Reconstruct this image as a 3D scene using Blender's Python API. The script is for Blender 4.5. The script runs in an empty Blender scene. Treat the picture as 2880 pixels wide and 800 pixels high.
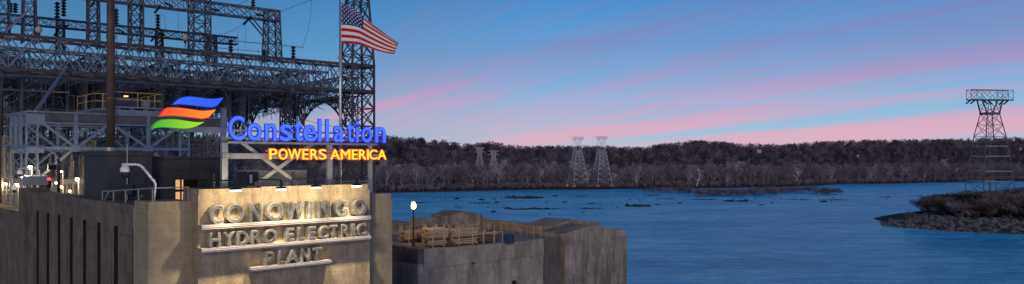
import bpy, bmesh, math, random
from mathutils import Vector, Matrix, noise
random.seed(7)
sc = bpy.context.scene
COL = sc.collection
V = Vector
# ------------------------------------------------------------------ camera
F = 2190.0            # focal length in pixels of a 2880 px wide frame
HZ = 450.0            # horizon row
CAMZ = 30.0           # metres above the river
cd = bpy.data.cameras.new("camera"); cam = bpy.data.objects.new("camera", cd); COL.objects.link(cam)
cam.location = (0, 0, CAMZ); cam.rotation_euler = (math.radians(90), 0, 0)
cd.sensor_width = 36; cd.lens = F / 2880 * 36; cd.shift_y = 50 / 2880
cd.clip_start = 0.5; cd.clip_end = 9000
sc.camera = cam
# ------------------------------------------------------------------ sky
SUN_AZ = math.radians(184); SUN_EL = math.radians(18)     # azimuth from +Y towards +X
world = bpy.data.worlds.new("World"); sc.world = world; world.use_nodes = True
def lin(r, g, b, a=1.0):
    f = lambda c: (c / 255 / 12.92) if c / 255 <= .04045 else ((c / 255 + .055) / 1.055) ** 2.4
    return (f(r), f(g), f(b), a)
class NT:
    """small helper for node trees"""
    def __init__(s, tree): s.t = tree; s.n = tree.nodes; s.l = tree.links
    def add(s, typ, **kw):
        nd = s.n.new(typ)
        for k, v in kw.items():
            if k == 'ins':
                for i, x in v.items():
                    if hasattr(x, 'is_output'): s.l.new(x, nd.inputs[i])
                    else: nd.inputs[i].default_value = x
            else: setattr(nd, k, v)
        return nd
    def math(s, op, a, b=0.0, c=0.0, clamp=False):
        return s.add('ShaderNodeMath', operation=op, use_clamp=clamp, ins={0: a, 1: b, 2: c}).outputs[0]
    def ramp(s, fac, stops, interp='LINEAR'):
        nd = s.add('ShaderNodeValToRGB', ins={0: fac}); cr = nd.color_ramp; cr.interpolation = interp
        while len(cr.elements) < len(stops): cr.elements.new(.5)
        for e, (p, c) in zip(cr.elements, stops):
            e.position = p; e.color = c if hasattr(c, '__len__') else (c, c, c, 1)
        return nd.outputs[0]
    def mix(s, fac, a, b, mode='MIX'):
        nd = s.add('ShaderNodeMix', data_type='RGBA', blend_type=mode, ins={0: fac, 6: a, 7: b}); return nd.outputs[2]
    def noise(s, vec, scale, detail=4, rough=.55, dist=0.0):
        return s.add('ShaderNodeTexNoise', ins={'Vector': vec, 'Scale': scale, 'Detail': detail, 'Roughness': rough, 'Distortion': dist}).outputs[0]
    def comb(s, x, y, z):
        return s.add('ShaderNodeCombineXYZ', ins={0: x, 1: y, 2: z}).outputs[0]
SKY_SEED = 16.2
def build_world():
    T = NT(world.node_tree); T.n.clear()
    co = T.add('ShaderNodeTexCoord').outputs['Generated']
    sp = T.add('ShaderNodeSeparateXYZ', ins={0: co}); x, y, z = sp.outputs
    zc = T.math('MAXIMUM', z, 0.0)
    base = T.ramp(zc, [(0, lin(168, 200, 222)), (.04, lin(154, 192, 222)), (.085, lin(118, 176, 222)), (.14, lin(84, 158, 216)),
                       (.21, lin(58, 134, 202)), (.45, lin(34, 80, 150)), (1, lin(18, 46, 104))])
    # evening side is to the right: the left side of the sky is a darker blue
    side = T.math('MULTIPLY_ADD', x, .55, T.math('MULTIPLY', y, .25))
    dark = T.ramp(T.math('MULTIPLY_ADD', side, .6, .5), [(.28, .52), (.50, .70), (.66, 1.0), (1, 1.0)])
    base = T.mix(1.0, base, dark, 'MULTIPLY')
    # cirrus on a high plane: long streaks that run towards azimuth -30 degrees
    zp = T.math('ADD', zc, .075)
    ax, ay = -.53, .848
    al = T.math('DIVIDE', T.math('ADD', T.math('MULTIPLY', x, ax), T.math('MULTIPLY', y, ay)), zp)
    ac = T.math('DIVIDE', T.math('SUBTRACT', T.math('MULTIPLY', x, ay), T.math('MULTIPLY', y, ax)), zp)
    wob = T.math('MULTIPLY', T.noise(T.comb(T.math('MULTIPLY', al, .25), T.math('MULTIPLY', ac, .25), 1.3), 1.0, 3, .5), .9)
    ac2 = T.math('ADD', ac, wob)
    n1 = T.noise(T.comb(T.math('MULTIPLY', al, .07), T.math('MULTIPLY', ac2, .50), SKY_SEED), 1.0, 3, .5, .2)
    n2 = T.noise(T.comb(T.math('MULTIPLY', al, .16), T.math('MULTIPLY', ac2, 1.5), SKY_SEED + 5.4), 1.0, 5, .6, .4)
    n3 = T.noise(T.comb(T.math('MULTIPLY', al, .6), T.math('MULTIPLY', ac2, 4.5), SKY_SEED + 8.2), 1.0, 5, .65, .5)
    nn = T.math('MULTIPLY_ADD', T.math('ADD', T.math('MULTIPLY', n1, .46), T.math('ADD', T.math('MULTIPLY', n2, .42), T.math('MULTIPLY', n3, .14))), 1.5, -.25)
    cover = T.ramp(zc, [(0, .48), (.03, .57), (.07, .575), (.12, .52), (.17, .495), (.23, .47), (.5, .34), (1, .3)])
    az = T.ramp(T.math('MULTIPLY_ADD', T.math('DIVIDE', x, T.math('ADD', T.math('ABSOLUTE', y), .2)), .5, .5), [(.1, .62), (.33, .74), (.46, .92), (.60, 1.0), (.75, 1.06)])
    lvl = T.math('SUBTRACT', T.math('ADD', nn, T.math('MULTIPLY', cover, az)), .935)
    m = T.ramp(lvl, [(0.0, 0), (.10, .24), (.24, .66), (.46, 1)], 'EASE')
    pink = T.ramp(zc, [(0, lin(252, 176, 184)), (.035, lin(248, 162, 182)), (.07, lin(226, 150, 188)), (.105, lin(186, 134, 186)), (.15, lin(142, 118, 178)), (.22, lin(116, 108, 172)), (.6, lin(60, 76, 136))])
    colr = T.mix(T.math('MULTIPLY', m, .88), base, pink)
    sky = T.add('ShaderNodeTexSky', sky_type='NISHITA', sun_disc=False, sun_elevation=math.radians(3), sun_rotation=SUN_AZ)
    b1 = T.add('ShaderNodeBackground', ins={0: colr, 1: 0.88})
    b2 = T.add('ShaderNodeBackground', ins={0: sky.outputs[0], 1: 0.012})
    ad = T.add('ShaderNodeAddShader', ins={0: b1.outputs[0], 1: b2.outputs[0]})
    out = T.add('ShaderNodeOutputWorld'); T.l.new(ad.outputs[0], out.inputs[0])
build_world()
# ------------------------------------------------------------------ sun (last soft glow) and exposure
sl = bpy.data.lights.new("sun", 'SUN'); sl.energy = 0.74; sl.angle = math.radians(14); sl.color = (1.0, .82, .66)
sun = bpy.data.objects.new("sun", sl); COL.objects.link(sun)
sd = V((math.sin(SUN_AZ) * math.cos(SUN_EL), math.cos(SUN_AZ) * math.cos(SUN_EL), math.sin(SUN_EL)))
sun.rotation_euler = sd.to_track_quat('Z', 'Y').to_euler()
vs = sc.view_settings
vs.view_transform = 'Standard'; vs.look = 'None'; vs.exposure = 0.12; vs.gamma = 1.0; vs.use_curve_mapping = False
sc.render.engine = 'CYCLES'
sc.cycles.max_bounces = 6; sc.cycles.sample_clamp_indirect = 4.0

# ------------------------------------------------------------------ materials
MATS = {}
def mat(name, col, rough=.8, metal=0.0, var=.25, vscale=3.0, bump=0.0, bscale=20.0, emit=None, estr=0.0, col2=None, streak=0.0, streakcol=(.6, .58, .54), boards=0.0, spec=.4, sfreq=2.2):
    if name in MATS: return MATS[name]
    m = bpy.data.materials.new(name); m.use_nodes = True
    T = NT(m.node_tree); bs = T.n['Principled BSDF']
    co = T.add('ShaderNodeTexCoord').outputs['Object']
    c1 = (*col, 1)
    if var > 0:
        nz = T.noise(co, vscale, 6, .65)
        nz2 = T.noise(co, vscale * 7.3, 4, .6)
        f = T.math('MULTIPLY_ADD', nz2, .35, T.math('MULTIPLY', nz, .65))
        c2 = (*[c * (1 - var) for c in (col2 or col)], 1); c3 = (*[min(1, c * (1 + var)) for c in col], 1)
        colr = T.ramp(f, [(.33, c2), (.68, c3)])
        if streak > 0:
            sp = T.add('ShaderNodeSeparateXYZ', ins={0: co}); x, y, z = sp.outputs
            sv = T.comb(T.math('MULTIPLY', x, sfreq), T.math('MULTIPLY', y, sfreq), T.math('MULTIPLY', z, .22))
            s1 = T.noise(sv, 1.0, 5, .65)
            dk = T.ramp(s1, [(.38, 1), (.56, 0)])
            colr = T.mix(T.math('MULTIPLY', dk, streak), colr, (*[c * .35 for c in col], 1))
            s2 = T.noise(T.comb(T.math('MULTIPLY', x, sfreq * 1.9), T.math('MULTIPLY', y, sfreq * 1.9), T.math('MULTIPLY_ADD', z, .5, 7.0)), 1.0, 6, .7)
            wt = T.ramp(s2, [(.60, 0), (.70, 1)])
            colr = T.mix(T.math('MULTIPLY', wt, streak * .75), colr, (*streakcol, 1))
        if boards > 0:
            z = T.add('ShaderNodeSeparateXYZ', ins={0: co}).outputs[2]
            fr = T.math('FRACT', T.math('MULTIPLY_ADD', T.noise(co, .8, 2), .12, T.math('MULTIPLY', z, 1 / .42)))
            ln = T.ramp(fr, [(0, 1), (.045, 0), (.96, 0), (1, 1)])
            colr = T.mix(T.math('MULTIPLY', ln, boards), colr, (*[c * .45 for c in col], 1))
        T.l.new(colr, bs.inputs['Base Color'])
    else:
        bs.inputs['Base Color'].default_value = c1
    bs.inputs['Roughness'].default_value = rough; bs.inputs['Metallic'].default_value = metal
    bs.inputs['Specular IOR Level'].default_value = spec
    if bump > 0:
        bn = T.add('ShaderNodeBump', ins={'Strength': bump, 'Distance': .05, 'Height': T.noise(co, bscale, 6, .65)})
        T.l.new(bn.outputs[0], bs.inputs['Normal'])
    if emit:
        bs.inputs['Emission Color'].default_value = (*emit, 1); bs.inputs['Emission Strength'].default_value = estr
    MATS[name] = m; return m
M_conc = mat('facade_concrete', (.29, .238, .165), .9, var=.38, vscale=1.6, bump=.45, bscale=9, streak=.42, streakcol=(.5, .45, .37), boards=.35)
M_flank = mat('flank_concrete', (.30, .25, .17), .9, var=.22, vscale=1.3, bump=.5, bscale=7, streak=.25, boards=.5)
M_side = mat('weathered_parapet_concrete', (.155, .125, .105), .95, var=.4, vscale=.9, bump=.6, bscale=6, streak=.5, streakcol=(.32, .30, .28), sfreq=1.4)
M_pier = mat('old_quay_concrete', (.40, .335, .255), .95, var=.38, vscale=.5, bump=.5, bscale=5, streak=.62, streakcol=(.55, .52, .48), boards=.25, sfreq=.8)
M_pierw = mat('stained_pylon_concrete', (.36, .295, .225), .95, var=.45, vscale=.6, bump=.6, bscale=5, streak=.80, streakcol=(.78, .77, .75), sfreq=1.3)
M_deck = mat('asphalt_deck', (.32, .26, .195), .95, var=.3, vscale=.6, bump=.3, bscale=14)
M_roof = mat('roof_gravel', (.10, .095, .09), .95, var=.35, vscale=.8, bump=.4, bscale=10)
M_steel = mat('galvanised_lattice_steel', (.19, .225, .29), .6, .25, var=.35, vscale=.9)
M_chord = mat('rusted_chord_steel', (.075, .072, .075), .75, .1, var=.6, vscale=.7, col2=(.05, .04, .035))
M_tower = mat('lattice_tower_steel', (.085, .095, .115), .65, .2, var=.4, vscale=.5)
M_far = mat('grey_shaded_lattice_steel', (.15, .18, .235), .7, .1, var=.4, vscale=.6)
M_crane = mat('blue_grey_crane_paint', (.15, .21, .32), .6, .1, var=.22, vscale=1.5, bump=.2, bscale=30)
M_bus = mat('brown_bus_beam', (.24, .185, .145), .85, var=.4, vscale=1.0)
M_ins = mat('black_porcelain', (.012, .012, .014), .35, var=0)
M_pipe = mat('brown_painted_pipe', (.085, .055, .045), .55, .1, var=.45, vscale=1.6)
M_galv = mat('bright_galvanised_steel', (.36, .37, .36), .45, .45, var=.15, vscale=2)
M_dark = mat('penthouse_dark_concrete', (.048, .053, .062), .9, var=.35, vscale=1.0, bump=.3, bscale=8, streak=.3, streakcol=(.11, .11, .11))
M_blk = mat('black_metal', (.02, .02, .022), .45, .3, var=0)
M_letter = mat('weathered_bronze_steel_letters', (.60, .59, .57), .34, .85, var=.75, vscale=2.6, col2=(.13, .12, .11), bump=.15, bscale=8)
M_ledge = mat('aluminium_ledge', (.55, .50, .50), .3, .6, var=.08, vscale=4)
M_ledged = mat('ledge_groove', (.12, .10, .10), .5, .3, var=0)
M_white = mat('white_enamel', (.72, .73, .74), .45, var=.08)
M_yel = mat('yellow_rail_paint', (.62, .42, .07), .55, var=.15)
M_cab = mat('pale_green_cabinet', (.42, .42, .33), .6, var=.12)
M_cabd = mat('dark_blue_cabinet', (.045, .055, .075), .6, var=.12)
M_log = mat('dry_timber_poles', (.52, .40, .26), .9, var=.4, vscale=2.5, bump=.3)
M_logd = mat('dark_timber_poles', (.17, .13, .10), .9, var=.5, vscale=2.5, bump=.3)
M_rust = mat('reddish_brush', (.15, .055, .035), .95, var=.4, vscale=4)
M_paint = mat('white_road_paint', (.62, .60, .55), .9, var=.2, vscale=3)
M_blue = mat('blue_plastic', (.02, .045, .10), .6, var=.2)
M_red = mat('flag_red', (.50, .012, .02), .85, var=.12, vscale=2)
M_fw = mat('flag_white', (.80, .78, .76), .85, var=.06, vscale=2)
M_fb = mat('flag_blue', (.014, .035, .145), .85, var=.1, vscale=2)
M_pole = mat('polished_flagpole', (.62, .60, .57), .28, .8, var=.05)
M_rock = mat('dark_river_rock', (.035, .036, .040), .85, var=.5, vscale=.8, bump=.5, bscale=2)
M_irock = mat('pale_island_rock', (.135, .145, .155), .9, var=.75, vscale=.5, bump=.6, bscale=2)
M_soil = mat('island_soil', (.035, .032, .026), .95, var=.4, vscale=.2)
M_hill = mat('leaf_litter', (.06, .05, .055), 1, var=.4, vscale=.03)
M_bark = mat('grey_brown_twigs', (.23, .205, .22), .95, var=.2, vscale=.3, spec=.1)
M_barkd = mat('dark_hill_twigs', (.19, .165, .205), .95, var=.25, vscale=.3, spec=.1)
M_bark2 = mat('ashen_twigs', (.46, .42, .42), .95, var=.2, vscale=.3, spec=.1)
M_barkd2 = mat('deep_brown_twigs', (.07, .06, .08), .95, var=.2, vscale=.3, spec=.1)
M_letd = mat('dull_letter_face', (.165, .17, .175), .40, .8, var=.7, vscale=2.4, col2=(.12, .11, .10))
M_slotshade = mat('painted_slot_shade', (.012, .011, .011), .8, var=0)  # near-black colour that paints the shade inside the parapet slots
M_web = mat('dull_crane_web_plate', (.085, .09, .10), .7, var=.3, vscale=1.2)
M_syc = mat('pale_sycamore_bark', (.78, .72, .66), .9, var=.15, spec=.1)
M_shrub = mat('olive_dark_twigs', (.115, .092, .075), .95, var=.3, vscale=.6, spec=.1)
M_everg = mat('evergreen_leaves', (.018, .030, .020), .95, var=.3, vscale=.6, spec=.1)
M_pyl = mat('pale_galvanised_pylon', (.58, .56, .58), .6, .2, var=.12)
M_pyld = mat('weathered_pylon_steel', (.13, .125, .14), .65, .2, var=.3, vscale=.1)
M_porc = mat('brown_grey_porcelain', (.25, .23, .20), .35, var=.12)
M_tank = mat('grey_transformer_paint', (.24, .25, .26), .6, var=.18)
def vary(m, lo=.55, hi=1.55):
    # every tree of a mass gets its own bark tone
    T = NT(m.node_tree); bs = T.n['Principled BSDF']; src = bs.inputs['Base Color'].links[0].from_socket
    rv = T.add('ShaderNodeObjectInfo').outputs['Random']; mul = T.math('MULTIPLY_ADD', rv, hi - lo, lo)
    T.l.new(T.mix(1.0, src, T.comb(mul, T.math('MULTIPLY_ADD', rv, (hi - lo) * .94, lo), mul), 'MULTIPLY'), bs.inputs['Base Color'])
for m_ in (M_bark, M_barkd, M_bark2, M_barkd2, M_shrub, M_syc): vary(m_)
def emat(name, col, s): return mat(name, (.02, .02, .02), .5, var=0, emit=col, estr=s)
E_led = emat('led_panel_light', (.93, .90, 1.0), 9)
E_bulb = emat('warm_globe_light', (1.0, .60, .20), 18)
E_yard = emat('yard_lamp_light', (1.0, .80, .52), 16)
E_red = emat('red_signal_light', (1.0, .03, .04), 4)
E_door = emat('lit_doorway_light', (1.0, .55, .26), .75)
E_bface = emat('blue_letter_face_light', (.065, .17, 1.0), 1.0)
E_brim = emat('deep_blue_letter_edge_light', (.004, .020, .72), .85)
E_oface = emat('amber_letter_face_light', (1.0, .60, .04), 1.5)
E_orim = emat('orange_letter_edge_light', (1.0, .14, .0), .9)
E_win = mat('white_house_wall', (.75, .72, .68), .8, var=.1)
E_globe = mat('frosted_globe_glass', (.25, .17, .08), .6, var=0, emit=(1.0, .58, .16), estr=2.2)
E_globe.node_tree.nodes['Principled BSDF'].inputs['Alpha'].default_value = .55
def swoosh_mat(name, ca, cb, s):
    m = bpy.data.materials.new(name); m.use_nodes = True; T = NT(m.node_tree); bs = T.n['Principled BSDF']
    g = T.add('ShaderNodeTexCoord').outputs['Generated']; x = T.add('ShaderNodeSeparateXYZ', ins={0: g}).outputs[0]
    c = T.ramp(x, [(0.1, ca), (.95, cb)]); bs.inputs['Base Color'].default_value = (.02, .02, .02, 1)
    T.l.new(c, bs.inputs['Emission Color']); bs.inputs['Emission Strength'].default_value = s
    return m

# ------------------------------------------------------------------ mesh helpers
class MB:
    def __init__(s): s.v = []; s.f = []; s.m = []
    def _add(s, vs, fs, mi=0):
        o = len(s.v); s.v += [V(p) for p in vs]; s.f += [tuple(i + o for i in f) for f in fs]; s.m += [mi] * len(fs); return s
    def box(s, c, hx, hy, hz, ux=V((1, 0, 0)), uy=V((0, 1, 0)), uz=V((0, 0, 1)), mi=0):
        c = V(c); P = [c + ux * hx * a + uy * hy * b + uz * hz * d for d in (-1, 1) for (a, b) in ((-1, -1), (1, -1), (1, 1), (-1, 1))]
        return s._add(P, [(3, 2, 1, 0), (4, 5, 6, 7), (0, 1, 5, 4), (1, 2, 6, 5), (2, 3, 7, 6), (3, 0, 4, 7)], mi)
    def bar(s, p, q, w, h=None, mi=0, up=V((0, 0, 1))):
        p, q = V(p), V(q); d = q - p; L = d.length
        if L < 1e-6: return s
        d /= L
        if abs(d.dot(up)) > .98: up = V((0.6, 0.8, 0))
        a = d.cross(up).normalized(); b = a.cross(d).normalized()
        return s.box((p + q) / 2, w / 2, L / 2, (h or w) / 2, a, d, b, mi)
    def cyl(s, p, q, r0, r1=None, n=8, caps=True, mi=0):
        p, q = V(p), V(q); r1 = r0 if r1 is None else r1
        d = (q - p).normalized(); up = V((0, 0, 1)) if abs(d.z) < .95 else V((1, 0, 0))
        a = d.cross(up).normalized(); b = a.cross(d)
        R = [a * math.cos(2 * math.pi * i / n) + b * math.sin(2 * math.pi * i / n) for i in range(n)]
        vs = [p + r * r0 for r in R] + [q + r * r1 for r in R]
        fs = [((i + 1) % n, i, n + i, n + (i + 1) % n) for i in range(n)]
        if caps: fs += [tuple(range(n)), tuple(range(2 * n - 1, n - 1, -1))]
        return s._add(vs, fs, mi)
    def lathe(s, o, prof, n=10, axis=V((0, 0, 1)), mi=0):
        o = V(o); d = axis.normalized(); up = V((0, 0, 1)) if abs(d.z) < .95 else V((1, 0, 0))
        a = d.cross(up).normalized(); b = a.cross(d); vs = []; fs = []
        for r, t in prof:
            for i in range(n): vs.append(o + d * t + (a * math.cos(2 * math.pi * i / n) + b * math.sin(2 * math.pi * i / n)) * max(r, 1e-4))
        for k in range(len(prof) - 1):
            for i in range(n): fs.append((k * n + (i + 1) % n, k * n + i, (k + 1) * n + i, (k + 1) * n + (i + 1) % n))
        return s._add(vs, fs, mi)
    def tube(s, pts, r, n=5, mi=0):
        pts = [V(p) for p in pts]
        for a, b in zip(pts[:-1], pts[1:]): s.cyl(a, b, r, r, n, True, mi)
        return s
    def prism(s, poly, ext, mi=0):
        n = len(poly); ext = V(ext); P = [V(p) for p in poly]
        return s._add(P + [p + ext for p in P], [tuple(range(n - 1, -1, -1)), tuple(range(n, 2 * n))] + [(i, (i + 1) % n, n + (i + 1) % n, n + i) for i in range(n)], mi)
    def mesh(s, name, mats, origin=V((0, 0, 0)), smooth=False):
        me = bpy.data.meshes.new(name); me.from_pydata([tuple(p - origin) for p in s.v], [], s.f)
        for m in (mats if isinstance(mats, (list, tuple)) else [mats]): me.materials.append(m)
        if any(s.m): me.polygons.foreach_set('material_index', s.m)
        if smooth: me.polygons.foreach_set('use_smooth', [True] * len(me.polygons))
        me.update(); return me
    def build(s, name, mats, parent=None, smooth=False, fixn=False):
        org = V((0, 0, 0))
        if parent is not None:
            p = parent
            while p is not None: org += p.location; p = p.parent
        me = s.mesh(name, mats, org, smooth)
        if fixn:
            b = bmesh.new(); b.from_mesh(me); bmesh.ops.recalc_face_normals(b, faces=b.faces); b.to_mesh(me); b.free()
        o = bpy.data.objects.new(name, me); COL.objects.link(o); o.parent = parent; return o
def tag(o, label, cat=None, group=None, kind=None):
    o['label'] = label
    if cat: o['category'] = cat
    if group: o['group'] = group
    if kind: o['kind'] = kind
    return o
def thing(name, loc, label, cat, group=None):
    o = bpy.data.objects.new(name, None); COL.objects.link(o); o.location = loc; o.empty_display_size = .3
    return tag(o, label, cat, group)
def struct(o, label=None):
    o['kind'] = 'structure'
    if label: o['label'] = label
    return o
UP = V((0, 0, 1))
def R(px, py, Y): return V(((px - 1440) / F * Y, Y, CAMZ - (py - HZ) / F * Y))
def Zp(px, py, z):
    Y = (CAMZ - z) * F / (py - HZ); return R(px, py, Y)
def pix(p): return (1440 + p.x / p.y * F, HZ + (CAMZ - p.z) / p.y * F)
# building frame: u runs along the sign wall, w runs away to the left, nrm points out of the sign wall
u = V((.7257, .688, 0)).normalized(); w = V((-u.y, u.x, 0)); nrm = -w
A = V((-15.32, 38.0, 0))
def B(s, d, z): return A + u * s + w * d + UP * z
def on_plane(px, d):
    """s on the plane parallel to the sign wall at distance d behind it, seen at column px; and its depth"""
    k = (px - 1440) / F; p = A + w * d
    s = (k * p.y - p.x) / (u.x - k * u.y); return s, p.y + s * u.y
def PL(px, py, d):
    s, Y = on_plane(px, d); return s, CAMZ - (py - HZ) / F * Y

# ------------------------------------------------------------------ river and far shore
def interp(tab, x):
    if x <= tab[0][0]: return tab[0][1]
    for (a, ya), (b, yb) in zip(tab[:-1], tab[1:]):
        if x <= b: t = (x - a) / (b - a); t = t * t * (3 - 2 * t); return ya + (yb - ya) * t
    return tab[-1][1]
SHORE = [(-900, 640), (300, 660), (1050, 700), (1600, 775), (2000, 815), (2200, 850), (2420, 960), (2900, 1090), (3700, 1200)]
SKYL = [(-900, 380), (200, 392), (560, 384), (700, 395), (900, 392), (1060, 387), (1150, 390), (1250, 400), (1310, 408), (1385, 402), (1440, 412), (1500, 416), (1600, 413),
        (1700, 414), (1800, 418), (1880, 406), (1960, 398), (2030, 401), (2090, 409), (2200, 410), (2300, 401), (2420, 397), (2600, 395), (2750, 392), (2900, 389), (3700, 385)]
def build_water():
    m = bpy.data.materials.new('river_water'); m.use_nodes = True; T = NT(m.node_tree); bs = T.n['Principled BSDF']
    co = T.add('ShaderNodeTexCoord').outputs['Object']
    sp = T.add('ShaderNodeSeparateXYZ', ins={0: co}); x, y, z = sp.outputs
    rot = T.add('ShaderNodeMapping', ins={'Vector': co, 'Rotation': (0, 0, .25), 'Scale': (.32, 1, 1)}).outputs[0]
    n1 = T.noise(rot, .55, 5, .62, .4); n2 = T.noise(rot, .085, 4, .6, .5); n3 = T.noise(rot, .02, 3, .5); n4 = T.noise(T.add('ShaderNodeMapping', ins={'Vector': co, 'Rotation': (0, 0, .12), 'Scale': (.30, 1, 1)}).outputs[0], .30, 6, .7, .4)
    h = T.math('ADD', T.math('MULTIPLY', n1, .5), T.math('ADD', T.math('MULTIPLY', n2, 2.2), T.math('MULTIPLY', n4, 1.6)))
    bn = T.add('ShaderNodeBump', ins={'Strength': 1.0, 'Distance': 1.15, 'Height': h})
    T.l.new(bn.outputs[0], bs.inputs['Normal'])
    wc = T.noise(T.add('ShaderNodeMapping', ins={'Vector': co, 'Rotation': (0, 0, .2), 'Scale': (.22, 1, 1)}).outputs[0], .9, 5, .7, .3)
    cap = T.ramp(T.math('MULTIPLY', wc, T.math('ADD', n2, .5)), [(.60, 0), (.70, 1)])
    wcol = (T.ramp(T.math('MULTIPLY_ADD', n4, .45, T.math('MULTIPLY_ADD', n2, .25, T.math('MULTIPLY', n3, .30))), [(.40, (.002, .30, .58, 1)), (.50, (.010, .58, .94, 1)), (.58, (.16, .86, 1.0, 1))]))
    T.l.new(T.mix(T.math('MULTIPLY', cap, .75), wcol, (.75, .85, .92, 1)), bs.inputs['Base Color'])
    bs.inputs['Roughness'].default_value = .26; bs.inputs['IOR'].default_value = 1.33; bs.inputs['Specular IOR Level'].default_value = .4
    b = MB(); b._add([(-2500, 20, 0), (3500, 20, 0), (3500, 3500, 0), (-2500, 3500, 0)], [(0, 1, 2, 3)])
    o = b.build('river', m); struct(o, 'rippled blue river below the dam')
build_water()
def ridge(px):
    ys = interp(SHORE, px); return ys + 480
def terrain_z(px, t, ys):
    """height of the far shore, t metres behind the water edge"""
    yr = ys + 480; zs = CAMZ + (HZ - interp(SKYL, px)) / F * yr
    top = zs - 13.0
    if t < 120: return .3 + 2.2 * min(1, max(t, -20) / 40) if t > 0 else -2
    k = min(1, (t - 120) / 360); k = k * k * (3 - 2 * k)
    return 2.5 + (top - 2.5) * k - (max(0, t - 480) * .02)
def build_hills():
    cols = [(-900 + i * 22) for i in range(210)]; rows = [-25, 0, 12, 40, 80, 120, 170, 220, 270, 320, 380, 430, 480, 560, 800, 1400]
    b = MB(); vs = []; fs = []
    for px in cols:
        ys = interp(SHORE, px)
        for t in rows:
            Y = ys + t; X = (px - 1440) / F * Y
            e = 12 * noise.noise(V((X * .012, Y * .012, 0))) if t <= 12 else 0
            vs.append((X, Y + e, terrain_z(px, t, ys) + 1.5 * noise.noise(V((X * .02, Y * .02, 3)))  if t > 12 else terrain_z(px, t, ys)))
    nr = len(rows)
    for i in range(len(cols) - 1):
        for j in range(nr - 1): fs.append((i * nr + j, (i + 1) * nr + j, (i + 1) * nr + j + 1, i * nr + j + 1))
    b._add(vs, fs); o = b.build('far_shore_hills', M_hill, smooth=True); struct(o, 'low wooded hills along the far river bank')
build_hills()

# ------------------------------------------------------------------ trees
def tree_mesh(name, seed, h, spread, limbs, twigs, mats, tr=.32, tw=.10, bushy=False, trunkfrac=.35, limbw=1.0):
    """bare winter tree: tapered trunk, limbs, twig sprays (thin faces through the crown volume)"""
    rnd = random.Random(seed); T = MB(); C = MB()
    p = V((0, 0, -.6)); pts = [p]
    nseg = 5
    for i in range(1, nseg + 1):
        p = V((pts[-1].x + rnd.uniform(-.05, .05) * h, pts[-1].y + rnd.uniform(-.05, .05) * h, h * (.78 if not bushy else .5) * i / nseg)); pts.append(p)
    for i in range(nseg): T.cyl(pts[i], pts[i + 1], tr * (1 - .8 * i / nseg), tr * (1 - .8 * (i + 1) / nseg), 5, False)
    tips = []
    for k in range(limbs):
        t = trunkfrac + (1 - trunkfrac) * (k + .5) / limbs; f = t * nseg; i = min(nseg - 1, int(f)); s0 = pts[i].lerp(pts[i + 1], f - i)
        a = k * 2.4 + rnd.uniform(-.5, .5); L = spread * (1.15 - .55 * t) * rnd.uniform(.75, 1.15); el = rnd.uniform(.45, .95)
        d = V((math.cos(a), math.sin(a), el)).normalized()
        s1 = s0 + d * L * .55; d2 = (d + V((rnd.uniform(-.3, .3), rnd.uniform(-.3, .3), rnd.uniform(.15, .6)))).normalized(); s2 = s1 + d2 * L * .6
        r0 = tr * .42 * (1.1 - .5 * t) * limbw
        T.cyl(s0, s1, r0, r0 * .65, 4, False); T.cyl(s1, s2, r0 * .65, r0 * .3, 4, False)
        tips += [s1, s1.lerp(s2, .5), s2]
        for q in range(2):
            d3 = (d + V((rnd.uniform(-.9, .9), rnd.uniform(-.9, .9), rnd.uniform(0, .7)))).normalized(); b0 = s0.lerp(s1, rnd.uniform(.5, 1)); b1 = b0 + d3 * L * .5
            T.cyl(b0, b1, r0 * .4, r0 * .2, 3, False); tips.append(b1)
    tips.append(pts[-1])
    for k in range(twigs):
        b0 = rnd.choice(tips) + V((rnd.gauss(0, .09), rnd.gauss(0, .09), rnd.gauss(0, .07))) * spread
        d = V((rnd.gauss(0, .7), rnd.gauss(0, .7), rnd.uniform(-.1, 1.2))).normalized(); L = spread * rnd.uniform(.16, .38)
        sd_ = d.cross(V((rnd.uniform(-1, 1), rnd.uniform(-1, 1), rnd.uniform(-1, 1)))).normalized() * tw * rnd.uniform(.6, 1.3)
        e = b0 + d * L
        C._add([b0 - sd_, b0 + sd_, e + d.cross(sd_) * .5], [(0, 1, 2)])
    return T.mesh(name + '_trunk', mats[0]), C.mesh(name + '_crown', mats[1])
def proto_collection(name, specs):
    c = bpy.data.collections.new(name)
    for i, sp in enumerate(specs):
        a, b = tree_mesh(name + str(i), *sp)
        bm = bmesh.new(); bm.from_mesh(a); n0 = len(bm.faces); bm.from_mesh(b)
        bm.faces.ensure_lookup_table()
        for f in bm.faces[n0:]: f.material_index = 1
        me = bpy.data.meshes.new(name + str(i)); bm.to_mesh(me); bm.free()
        me.materials.append(a.materials[0]); me.materials.append(b.materials[0])
        o = bpy.data.objects.new(name + '_source', me); c.objects.link(o)
    return c
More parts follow.
